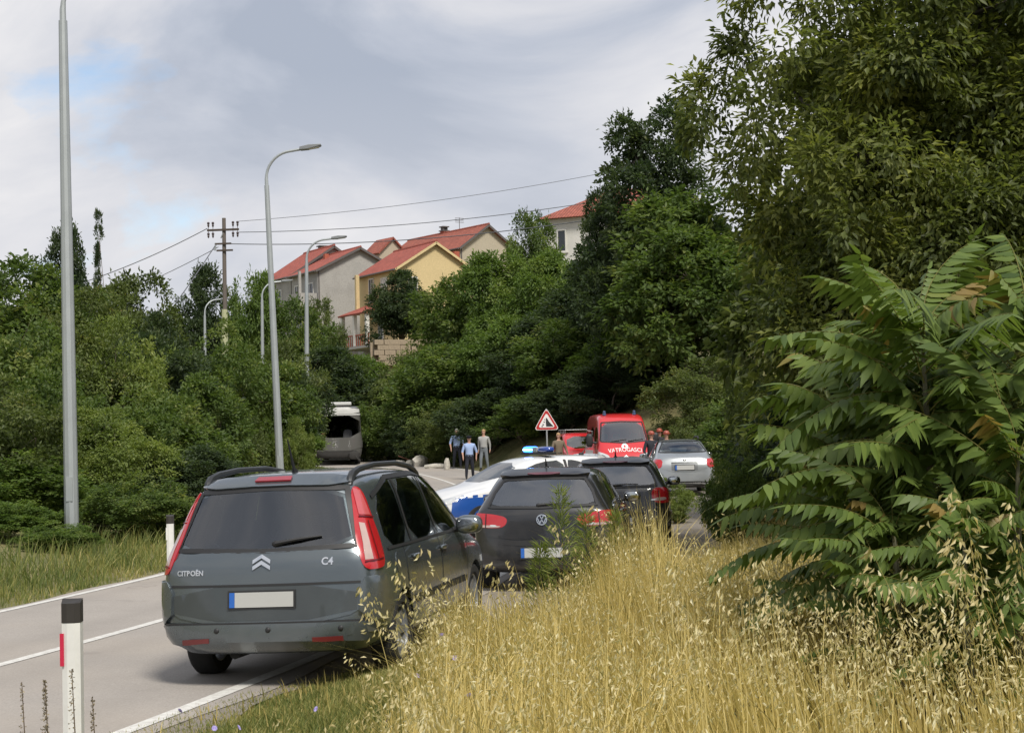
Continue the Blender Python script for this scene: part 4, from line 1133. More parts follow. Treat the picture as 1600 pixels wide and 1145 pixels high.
def lerp(a, b, t): return a + (b - a) * t
def section(st):
    Lb, Lm, Lt, zb, zm, zt, W, Wt = st
    g = zt - 0.075
    zs = max(zb + 0.2, zm - 0.075)
    return [(0, Lb, zb), (W * .78, Lb, zb), (W * .955, Lb, zb + .09), (W, lerp(Lb, Lm, .45), lerp(zb + .09, zs, .5)), (W * .99, lerp(Lb, Lm, .85), zs), (W * .955, Lm, zm),
            (lerp(W * .955, Wt, .52), lerp(Lm, Lt, .5), lerp(zm, g, .52)), (Wt, lerp(Lm, Lt, .92), g), (Wt * .80, Lt, zt - .016), (0, Lt, zt)]
def loft_body(stations, bulge=(0.06, 0.05), sub=2, crease=0.0):
    V, F = [], []
    idx = []                                     # per station: right ids 0..9, left ids
    for st in stations:
        s = section(st); r, l = [], []
        for i, (x, y, z) in enumerate(s):
            V.append((x, y, z)); r.append(len(V) - 1)
            if i in (0, 9): l.append(r[-1])
            else: V.append((-x, y, z)); l.append(len(V) - 1)
        idx.append((r, l))
    for a, b in zip(idx[:-1], idx[1:]):
        for i in range(9):
            F.append((a[0][i], b[0][i], b[0][i + 1], a[0][i + 1]))
            F.append((a[1][i + 1], b[1][i + 1], b[1][i], a[1][i]))
    for e, sgn, bl in ((0, -1, bulge[0]), (-1, 1, bulge[1])):
        r, l = idx[e]; c = [r[0]]
        for i in range(1, 9):
            p = V[r[i]]; V.append((0, p[1] + sgn * bl, p[2])); c.append(len(V) - 1)
        c.append(r[9])
        for i in range(9):
            q1 = [r[i], r[i + 1], c[i + 1], c[i]]; q2 = [c[i], c[i + 1], l[i + 1], l[i]]
            for q in (q1, q2):
                q = list(dict.fromkeys(q))
                F.append(tuple(q if sgn < 0 else reversed(q)))
    me = mesh('body', V, F)
    bm = bmesh.new(); bm.from_mesh(me); bmesh.ops.recalc_face_normals(bm, faces=bm.faces); bm.to_mesh(me); bm.free()
    o = bpy.data.objects.new('tmp', me); COL.objects.link(o)
    m = o.modifiers.new('s', 'SUBSURF'); m.levels = sub; m.render_levels = sub
    return bake(o)
def bake(o):
    dg = bpy.context.evaluated_depsgraph_get()
    dg.update()
    me = bpy.data.meshes.new_from_object(o.evaluated_get(dg))
    bpy.data.objects.remove(o, do_unlink=True)
    return me
def chaikin(poly, it=2, k=0.25):
    for _ in range(it):
        out = []
        for i, p in enumerate(poly):
            q = poly[(i + 1) % len(poly)]
            out.append((lerp(p[0], q[0], k), lerp(p[1], q[1], k))); out.append((lerp(p[0], q[0], 1 - k), lerp(p[1], q[1], 1 - k)))
        poly = out
    return poly
def dens(poly, s):
    out = []
    for i, p in enumerate(poly):
        q = poly[(i + 1) % len(poly)]; n = max(1, int(math.dist(p, q) / s))
        out += [(lerp(p[0], q[0], k / n), lerp(p[1], q[1], k / n)) for k in range(n)]
    return out
def pip(x, y, poly):
    c = False; j = len(poly) - 1
    for i in range(len(poly)):
        xi, yi = poly[i]; xj, yj = poly[j]
        if (yi > y) != (yj > y) and x < (xj - xi) * (y - yi) / (yj - yi) + xi: c = not c
        j = i
    return c
class Car:
    """local frame: x right, y forward, z up; y = 0 at the rear bumper.  Views: 0 from behind, 90 from the right, 180 from the front"""
    def __init__(s, name, stations, paintm, label, cat, sub=2, bulge=(0.06, 0.05)):
        s.root = empty(name, (0, 0, 0), 0, label, cat)
        s.me = loft_body(stations, bulge, sub); s.paint = paintm
        bm = bmesh.new(); bm.from_mesh(s.me); s.bvh = BVHTree.FromBMesh(bm); bm.free()
        s.cuts = []
    def frame(s, a):
        a = R(a); return Vector((math.cos(a), math.sin(a), 0)), Vector((-math.sin(a), math.cos(a), 0))
    def hit(s, u, z, a):
        ua, d = s.frame(a)
        o = ua * u + Vector((0, 0, z)) - d * 9
        h = s.bvh.ray_cast(o, d)
        if h[0] is None:
            h = s.bvh.find_nearest(o + d * (9 - 0.6))
        return h[0], h[1]
    def uz(s, pts, a):
        ua, d = s.frame(a); return [(Vector(p).dot(ua), p[2]) for p in pts]
    def patch(s, name, poly, a, off, mat, parent=None, mirror=False, sp=0.05, rnd=2, skirt=0.012, smoothit=True):
        if rnd: poly = chaikin(poly, rnd)
        ring = dens(poly, sp)
        xs = [p[0] for p in ring]; zs = [p[1] for p in ring]
        pts = list(ring); nr = len(ring)
        gx_ = np.arange(min(xs) + sp * .5, max(xs), sp); gz_ = np.arange(min(zs) + sp * .5, max(zs), sp)
        for x in gx_:
            for z in gz_:
                if pip(x, z, ring) and min((x - p[0]) ** 2 + (z - p[1]) ** 2 for p in ring) > (sp * .45) ** 2: pts.append((x, z))
        r = delaunay_2d_cdt([Vector(p) for p in pts], [(i, (i + 1) % nr) for i in range(nr)], [], 1, 1e-5)
        v2, e2, f2 = r[0], r[1], r[2]
        V = []; NN = []
        for p in v2:
            h, n = s.hit(p[0], p[1], a); V.append(h + n * off); NN.append(n)
        F = [tuple(f) for f in f2]
        # orient outward
        ua, d = s.frame(a)
        if F:
            n0 = sum(((V[f[1]] - V[f[0]]).cross(V[f[2]] - V[f[0]]) for f in F), Vector())
            if n0.dot(d) > 0: F = [tuple(reversed(f)) for f in F]
        if skirt:
            cnt = {}
            for f in F:
                for i in range(len(f)): cnt[(f[i], f[(i + 1) % len(f)])] = 1
            b0 = len(V); mp = {}
            for (i, j) in list(cnt):
                if (j, i) in cnt: continue
                for q in (i, j):
                    if q not in mp: mp[q] = len(V); V.append(V[q] - NN[q] * skirt)
                F.append((j, i, mp[i], mp[j]))
        me = mesh(name, V, F, smoothit, 40)
        o = obj(name, me, parent or s.root, mat)
        if mirror:
            me2 = mesh(name, [(-v[0], v[1], v[2]) for v in V], [tuple(reversed(f)) for f in F], smoothit, 40)
            o2 = obj(name, me2, parent if (parent and parent is not s.root) else s.root, mat)
            return o, o2
        return o
    def strip(s, name, pts, a, off, w, mat, parent=None, mirror=False, th=0.006):
        """a narrow band following a polyline drawn on the body"""
        P = []
        for i in range(len(pts) - 1):
            n = max(1, int(math.dist(pts[i], pts[i + 1]) / 0.05))
            P += [(lerp(pts[i][0], pts[i + 1][0], k / n), lerp(pts[i][1], pts[i + 1][1], k / n)) for k in range(n)]
        P.append(pts[-1])
        V, F = [], []
        for i, p in enumerate(P):
            q0, q1 = P[max(0, i - 1)], P[min(len(P) - 1, i + 1)]
            t = Vector((q1[0] - q0[0], q1[1] - q0[1])).normalized(); n2 = Vector((-t.y, t.x)) * w / 2
            for sg in (-1, 1):
                h, n = s.hit(p[0] + sg * n2.x, p[1] + sg * n2.y, a); V.append(h + n * off); 
        for i in range(len(P) - 1): F.append((2 * i, 2 * i + 2, 2 * i + 3, 2 * i + 1))
        out = []
        for sg in ((1, -1) if mirror else (1,)):
            me = mesh(name, [(sg * v[0], v[1], v[2]) for v in V], F, True); out.append(obj(name, me, parent or s.root, mat))
        return out
    def cut_prism(s, poly, a, t0, t1, mirror=False, rnd=2):
        if rnd: poly = chaikin(poly, rnd)
        ua, d = s.frame(a); n = len(poly)
        V = [ua * u + Vector((0, 0, z)) + d * t for t in (t0, t1) for u, z in poly]
        F = [tuple(range(n)), tuple(range(2 * n - 1, n - 1, -1))] + [(i, n + i, n + (i + 1) % n, (i + 1) % n) for i in range(n)]
        s.cuts.append((V, F))
        if mirror: s.cuts.append(([Vector((-v.x, v.y, v.z)) for v in V], F))
    def cabin(s, prof, hw):
        """prof: (L,z) polygon; hw(z) half width"""
        n = len(prof)
        V = [Vector((sg * hw(z), L, z)) for sg in (1, -1) for L, z in prof]
        F = [tuple(range(n)), tuple(range(2 * n - 1, n - 1, -1))] + [(i, n + i, n + (i + 1) % n, (i + 1) % n) for i in range(n)]
        s.cuts.append((V, F))
    def arches(s, Ls, r, zc, x0=0.55):
        for L in Ls:
            n = 28; poly = [(r * math.cos(2 * math.pi * k / n), r * math.sin(2 * math.pi * k / n)) for k in range(n)]
            for sg in (1, -1):
                V = [Vector((sg * x, L + p[0], zc + p[1])) for x in (x0, 1.3) for p in poly]
                F = [tuple(range(n)), tuple(range(2 * n - 1, n - 1, -1))] + [(i, n + i, n + (i + 1) % n, (i + 1) % n) for i in range(n)]
                s.cuts.append((V, F))
    def finish(s):
        me = s.me; me.materials.clear(); me.materials.append(s.paint); me.materials.append(M_INT); me.materials.append(M_UNDER)
        zmin = min(v.co.z for v in me.vertices)
        for p in me.polygons:
            if p.normal.z < -0.6 and p.center.z < zmin + 0.12: p.material_index = 2
        o = bpy.data.objects.new('tmp', me); COL.objects.link(o)
        tmp = []
        for V, F in s.cuts:
            c = mesh('cut', V, F)
            bm = bmesh.new(); bm.from_mesh(c); bmesh.ops.recalc_face_normals(bm, faces=bm.faces); bmesh.ops.triangulate(bm, faces=bm.faces); bm.to_mesh(c); bm.free()
            c.materials.append(M_INT); c.materials.append(M_INT)
            for p in c.polygons: p.material_index = 1
            co = bpy.data.objects.new('cut', c); COL.objects.link(co); tmp.append(co)
            m = o.modifiers.new('b', 'BOOLEAN'); m.operation = 'DIFFERENCE'; m.object = co
            try: m.solver = 'MANIFOLD'
            except Exception: m.solver = 'EXACT'
        out = bake(o)
        for c in tmp: bpy.data.objects.remove(c, do_unlink=True)
        out.polygons.foreach_set('use_smooth', [True] * len(out.polygons)); out.set_sharp_from_angle(angle=R(38))
        mi = []
        for p in out.polygons:
            q = s.bvh.find_nearest(p.center)
            mi.append(1 if q[3] is None or q[3] > 0.006 else (2 if p.normal.z < -0.6 and p.center.z < zmin + 0.12 else 0))
        out.polygons.foreach_set('material_index', mi)
        out.materials.clear()
        for m in (s.paint, M_INT, M_UNDER): out.materials.append(m)
        s.body = obj('body', out, s.root)
        return s.body
    def wheels(s, Ls, x, r, w=0.21, rim=None, spokes=7):
        for L in Ls:
            for sg in (1, -1):
                wh = empty('wheel', (sg * x, L, r)); wh.parent = s.root
                ri = r * 0.66; h = w / 2
                MB().lathe([(ri, -h * .8), (ri + .02, -h * .95), (r - .03, -h), (r - .008, -h * .8), (r, -h * .55), (r, h * .55), (r - .008, h * .8), (r - .03, h), (ri + .02, h * .95), (ri, h * .8), (ri, -h * .8)], 36, 'x').obj('tyre', M_RUBBER, wh, True, 30)
                b = MB().lathe([(ri - .001, -h * .75), (ri - .012, -h * .75), (ri - .02, 0), (ri - .012, h * .78), (ri - .001, h * .78)], 36, 'x')
                for k in range(spokes):
                    a = 2 * math.pi * k / spokes
                    ca, sa = math.cos(a), math.sin(a)
                    q = []
                    for rr, ww, xx in ((0.04, .035, h * .45), (ri - .015, .028, h * .62)):
                        for t in (-1, 1): q += [(sg * xx, rr * ca - t * ww * sa, rr * sa + t * ww * ca), (sg * (xx - .03), rr * ca - t * ww * sa, rr * sa + t * ww * ca)]
                    b.add(q, [(0, 2, 6, 4), (1, 5, 7, 3), (0, 4, 5, 1), (2, 3, 7, 6)])
                b.lathe([(0, sg * h * .5), (.06, sg * h * .48), (.065, sg * h * .3)], 16, 'x')
                b.obj('rim', rim or M_RIM, wh, True, 30)
                MB().lathe([(0, sg * h * .1), (ri * .72, sg * h * .1), (ri * .72, sg * h * .02), (0, sg * h * .02)], 20, 'x').obj('brake_disc', M_STEEL, wh)
    def seats(s, rows, zc=0.62, w=0.23):
        for L, xs, hr in rows:
            for x in xs:
                b = MB().blob((x, L, zc + .2), (w, .09, .33), 12, 8, 0.55, Matrix.Rotation(R(-12), 3, 'X'))
                st = b.obj('seat', M_SEAT, s.root, True, None)
                MB().blob((x, L - .12, zc + hr), (.135, .055, .10), 10, 6, 0.6).tube([(x - .05, L - .09, zc + hr - .2), (x - .05, L - .11, zc + hr)], .008, 5).tube([(x + .05, L - .09, zc + hr - .2), (x + .05, L - .11, zc + hr)], .008, 5).obj('headrest', M_SEAT, st, True, None)
                MB().blob((x, L + .28, zc - .12), (w, .27, .1), 10, 6, 0.6).obj('seat_cushion', M_SEAT, st, True, None)
    def mirror(s, L, x, z, mat, sides=(1, -1), sc=1.0):
        for sg in sides:
            b = MB().blob((sg * (x + .10 * sc), L, z), (.125 * sc, .075 * sc, .085 * sc), 14, 10, 0.75)
            m = b.obj('wing_mirror', mat, s.root, True, None)
            MB().blob((sg * (x + .10 * sc), L - .066 * sc, z), (.10 * sc, .012, .066 * sc), 14, 8, 0.75).obj('mirror_glass', M_MIRROR, m, True, None)
            MB().tube([(sg * (x - .06), L + .01, z - .05), (sg * (x + .03), L, z - .03)], .028, 8).obj('mirror_arm', M_BLACK, m, True)
    def plate(s, z, a=0, off=0.012, x=0.0, w=.52, h=.115, L=None, tilt=None):
        ua, d = s.frame(a)
        p, n = s.hit(x if a == 0 else -x, z, a)
        fr = empty('number_plate', (0, 0, 0)); fr.parent = s.root
        n = Vector((0, n.y, n.z)).normalized()
        fr.location = p + n * off
        fr.rotation_euler = n.to_track_quat('-Y', 'Z').to_euler()
        MB().box((0, .004, 0), (w + .03, .008, h + .03)).obj('plate_frame', M_BLACK, fr)
        MB().box((.022, -.003, 0), (w - .045, .006, h)).obj('plate_face', M_PLATE, fr)
        MB().box((-w / 2 + .0215, -.003, 0), (.042, .006, h)).obj('plate_band', M_PLBLUE, fr)
        return fr
    def text(s, txt, x, z, a, size, mat, name='lettering', off=0.006, align='CENTER', arc=0.0, ext=0.002):
        cu = bpy.data.curves.new('t', 'FONT'); cu.body = txt; cu.size = size; cu.align_x = align; cu.extrude = ext; cu.offset = 0.002
        o = bpy.data.objects.new('t', cu); COL.objects.link(o)
        me = bake(o)
        for v in me.vertices:
            u, w = x + v.co.x, z + v.co.y - arc * (v.co.x ** 2)
            h, n = s.hit(u, w, a)
            v.co = h + n * (off + v.co.z)
        me.materials.clear()
        return obj(name, me, s.root, mat)
    def wiper(s, L0, z0, x0, x1, dz, off=0.02):
        p0, n0 = s.hit(x0, z0, 0); p1, n1 = s.hit(x1, z0 + dz, 0); m, nm = s.hit((x0 + x1) / 2, z0 + dz / 2, 0)
        MB().tube([p0 + n0 * off, m + nm * (off + .012), p1 + n1 * off], [.02, .013, .008], 6).blob(p0 + n0 * .012, (.035, .02, .025)).obj('rear_wiper', M_BLACK, s.root, True)
    def place(s, x, y, yaw, z=0.0, roll=0.0, pitch=0.0):
        s.root.rotation_mode = 'XYZ'
        s.root.location = (x, y, z + 0.012)
        s.root.rotation_euler = (pitch, -roll, -yaw)

# ---- grey family car (near)
P_GREY = paint('dark_grey_metallic', (0.112, 0.132, 0.144), 0.6, 0.26, 0.28)
mpv_st = [(.06, .13, .40, .33, 1.00, 1.57, .84, .60), (.20, .27, .50, .28, 1.00, 1.625, .905, .665), (.9, .9, .9, .22, .985, 1.665, .915, .70), (1.7, 1.7, 1.7, .21, .98, 1.672, .915, .71),
          (2.35, 2.35, 2.35, .21, .97, 1.645, .915, .71), (2.8, 2.8, 2.8, .21, .96, 1.56, .915, .70), (3.25, 3.3, 3.35, .21, .945, 1.30, .912, .72), (3.75, 3.8, 3.85, .21, .90, 1.04, .905, .74),
          (4.15, 4.15, 4.15, .23, .82, .93, .88, .68), (4.42, 4.42, 4.4, .27, .70, .80, .80, .60), (4.55, 4.55, 4.54, .32, .60, .68, .64, .48)]
c4 = Car('family_car', mpv_st, P_GREY, 'dark grey family car with roof rails parked on the verge, nearest the camera', 'car', 3, (0.07, 0.05))
RW = [(-.63, 1.50), (.63, 1.50), (.745, 1.08), (-.745, 1.08)]
RW = [(-.60, 1.515), (0, 1.535), (.60, 1.515), (.665, 1.30), (.735, 1.075), (0, 1.055), (-.735, 1.075), (-.665, 1.30)]
c4.cut_prism([(x * .95, 1.30 + (z - 1.30) * .90) for x, z in RW], 0, -.6, 1.0, rnd=1)
SW = [[(.62, 1.03), (.70, 1.42), (1.20, 1.545), (1.28, 1.545), (1.30, 1.03)], [(1.37, 1.03), (1.35, 1.545), (2.10, 1.555), (2.22, 1.03)], [(2.31, 1.03), (2.20, 1.55), (2.60, 1.515), (3.02, 1.30), (3.28, 1.06), (3.28, 1.03)]]
for w in SW: c4.cut_prism([(u, z) for u, z in w], 90, -1.3, -.45, True, 1)
WS = [(-.62, 1.50), (.62, 1.50), (.70, 1.08), (-.70, 1.08)]
c4.cut_prism(WS, 180, -5.2, -2.6, False, 1)
c4.cabin([(.50, .62), (.62, 1.44), (.9, 1.57), (2.35, 1.57), (2.75, 1.47), (3.2, 1.16), (3.2, .45), (.9, .40)], lambda z: .80 if z < 1.1 else lerp(.80, .58, (z - 1.1) / .47))
c4.arches((.93, 3.66), .355, .325)
c4.finish()
tg = c4.patch('tailgate', [(-.79, .50), (.79, .50), (.80, .80), (.775, 1.06), (0, 1.045), (-.775, 1.06), (-.80, .80)], 0, .010, P_GREY, None, False, .05, 2, .02)
rg = c4.patch('rear_window', RW, 0, .006, G_DARK, None, False, .06, 1)
c4.strip('window_seal', RW + [RW[0]], 0, .010, .035, M_BLACK)
c4.patch('spoiler', [(-.62, 1.525), (0, 1.548), (.62, 1.525), (.60, 1.60), (0, 1.618), (-.60, 1.60)], 0, .028, P_GREY, None, False, .05, 1, .03)
c4.patch('brake_light', [(-.15, 1.570), (.15, 1.570), (.14, 1.598), (-.14, 1.598)], 0, .034, simple('brake_light_red', (.30, .02, .03), .3, 0, .6), None, False, .04, 0)
# tall tail lamps wrapping the rear corners
a_ = 40
lamp_pts = [(.64, .42, 1.525), (.72, .50, 1.50), (.83, .42, 1.28), (.90, .40, 1.12), (.93, .36, .90), (.90, .24, .885), (.81, .12, .89), (.765, .16, 1.10), (.70, .30, 1.32)]
lp = c4.uz(lamp_pts, a_)
c4.patch('tail_lamp', lp, a_, .016, M_TAIL, None, True, .04, 2, .02)
c4.patch('reverse_lamp', c4.uz([(.775, .24, 1.24), (.815, .26, 1.23), (.85, .22, .96), (.805, .17, .96)], a_), a_, .021, M_TAILP, None, True, .04, 0, .004)
c4.strip('lamp_rib', c4.uz([(.74, .30, 1.285), (.86, .40, 1.27)], a_), a_, .024, .012, simple('lamp_line', (.10, .005, .01), .3), None, True)
c4.strip('lamp_rib', c4.uz([(.80, .17, .945), (.92, .33, .955)], a_), a_, .024, .010, MATS['lamp_line'], None, True)
c4.strip('lamp_rib', c4.uz([(.835, .30, 1.25), (.875, .28, .95)], a_), a_, .024, .008, MATS['lamp_line'], None, True)
c4.patch('upper_lamp', c4.uz([(.655, .42, 1.505), (.71, .46, 1.485), (.815, .40, 1.29), (.735, .31, 1.30)], a_), a_, .021, M_TAILP if False else simple('tail_lamp_pink', (0.50, 0.09, 0.10), 0.2, 0, 1.0), None, True, .04, 0, .004)
# bumper with corner blocks, lower skirt, reflectors, parking sensors
c4.patch('bumper', [(-.93, .36), (-.90, .30), (.90, .30), (.93, .36), (.93, .49), (.80, .505), (-.80, .505), (-.93, .49)], 0, .038, P_GREY, None, False, .05, 1, .05)
c4.patch('bumper_corner', c4.uz([(.80, .05, .50), (.95, .45, .52), (.95, .45, .82), (.90, .25, .845), (.80, .08, .83)], 40), 40, .032, P_GREY, None, True, .05, 1, .04)
c4.patch('tailgate_recess', [(-.74, .53), (.74, .53), (.755, .79), (-.755, .79)], 0, .013, simple('grey_recess_paint', (0.06, 0.069, 0.071), 0.42, 0.4, 0.6), None, False, .06, 1, .004)
c4.strip('bumper_seam', [(-.84, .512), (.84, .512)], 0, .030, .014, M_BLACK)
c4.strip('tailgate_crease', [(-.77, .80), (.77, .80)], 0, .016, .018, M_BLACK)
for x in (-.54, .52): c4.patch('reflector', [(x - .115, .37), (x + .115, .375), (x + .115, .405), (x - .115, .40)], 0, .043, simple('reflector_red', (0.13, .018, .018), 0.3, 0, .5), None, False, .04, 0, .004)
for x in (-.36, .06, .62):
    p, n = c4.hit(x, .46, 0); MB().blob(p + n * .04, (.022, .012, .022), 10, 6).obj('parking_sensor', M_BLACK, c4.root, True)
c4.plate(.69, 0, .018)
for k in (0, 1):
    z0 = .955 + k * .045
    vv = [(-.072, z0 - .040), (0, z0), (.072, z0 - .040), (.072, z0 - .012), (0, z0 + .028), (-.072, z0 - .012)]
    V = []
    for q in (.014, .024):
        for u, z in vv:
            h, n = c4.hit(u, z, 0); V.append(h + n * q)
    obj('chevron_badge', mesh('chev', V, [(0, 5, 4, 1), (1, 4, 3, 2), (6, 7, 10, 11), (7, 8, 9, 10)] + [(i, (i + 1) % 6, 6 + (i + 1) % 6, 6 + i) for i in range(6)]), c4.root, M_CHROME)
c4.text('CITROËN', -.60, .885, 0, .054, M_CHROME, off=.014)
c4.text('C4', .52, .94, 0, .075, M_CHROME, off=.014)
c4.wiper(0, 1.105, .10, .46, .045, .022)
def door_set(car, doors, mat, a=90, z=None):
    for d in doors:
        car.patch('door', d, a, .003, mat, None, True, .07, 1, .010)
        car.strip('door_seam', d + [d[0]], a, .0045, .009, M_BLACK, None, True)
door_set(c4, [[(1.10, .60), (1.33, .33), (2.24, .33), (2.25, .95), (2.23, 1.005), (1.05, 1.005), (1.05, .80)], [(2.27, .33), (3.20, .33), (3.27, .60), (3.32, 1.0), (2.25, 1.005)]], P_GREY)
for q in SW[:1] + SW[1:]:
    c4.patch('side_window', q, 90, .005, glass('rear_side_glass', (0.55, 0.60, 0.58)) if q is SW[0] else G_MID, None, True, .06, 1)
c4.strip('window_trim', [(.60, 1.015), (3.30, 1.015)], 90, .010, .022, M_BLACK, None, True)
c4.strip('window_trim', [(.66, 1.43), (1.22, 1.57), (2.12, 1.58), (2.62, 1.54), (3.05, 1.32), (3.32, 1.05)], 90, .010, .035, M_BLACK, None, True)
for q in ((1.335, 1.34), (2.265, 2.16)): c4.strip('window_pillar', [(q[0], 1.03), (q[1], 1.55)], 90, .011, .05, M_BLACK, None, True)
c4.patch('windscreen', [(-.66, 1.53), (.66, 1.53), (.75, 1.05), (-.75, 1.05)], 180, .005, G_CLEAR, None, False, .07, 1)
for L in (1.32, 2.30):
    p, n = c4.hit(L, .905, 90)
    for sg in (1, -1): MB().blob((sg * (p.x + .022), p.y, p.z), (.018, .11, .020), 12, 6, .6).obj('door_handle', M_CHROME if False else P_GREY, c4.root, True)
c4.strip('side_moulding', [(1.25, .55), (3.22, .55)], 90, .016, .055, M_BLACK, None, True)
c4.patch('fuel_flap', [(.74, .80), (.92, .80), (.92, .97), (.74, .97)], 90, .004, P_GREY, None, False, .05, 2)
c4.mirror(2.98, .90, 1.06, P_GREY, (1, -1), 1.05)
c4.wheels((.93, 3.66), .78, .325)
c4.seats([(1.05, (-.45, 0, .45), .56), (2.05, (-.40, .40), .60)])
for sg in (1, -1):
    pts = []
    for L, dz in ((.50, -.02), (.53, .02), (.60, .045), (.75, .055), (1.2, .058), (1.9, .058), (2.35, .05), (2.52, .035), (2.62, .015), (2.68, -.02)):
        h = c4.bvh.ray_cast(Vector((.60, L, 3)), Vector((0, 0, -1)))[0]; pts.append((sg * .60, L, h.z + dz))
    MB().tube(pts, [.028, .032, .034, .028, .024, .024, .025, .028, .03, .026], 8).obj('roof_rail', simple('rail_black', (.028, .03, .032), .4, .2), c4.root, True)
h = c4.bvh.ray_cast(Vector((0, .95, 3)), Vector((0, 0, -1)))[0]
MB().tube([h, h + Vector((0, -.03, .03)), h + Vector((0, -.16, .27))], [.03, .014, .005], 7).obj('aerial', M_BLACK, c4.root, True)
MB().tube([(-.3, .2, .26), (-.3, .9, .25), (.2, 1.3, .25)], .045, 8).obj('exhaust', M_UNDER, c4.root, True)
MB().box((0, .93, .30), (1.3, .12, .10)).obj('axle', M_UNDER, c4.root)
sw_ = MB()
for k in range(16):
    pass
MB().tube([(-.38 + .17 * math.cos(t_ * .4), 2.72 + .03 * math.sin(t_ * .4), .98 + .17 * math.sin(t_ * .4)) for t_ in range(17)], .016, 6).obj('steering_wheel', M_BLACK, c4.root, True)
MB().blob((0, 3.15, .86), (.74, .3, .12), 16, 6, .5).obj('dashboard', M_INT, c4.root, True)
c4.place(-1.97, 12.4, R(11.0), 0.0, R(1.3))

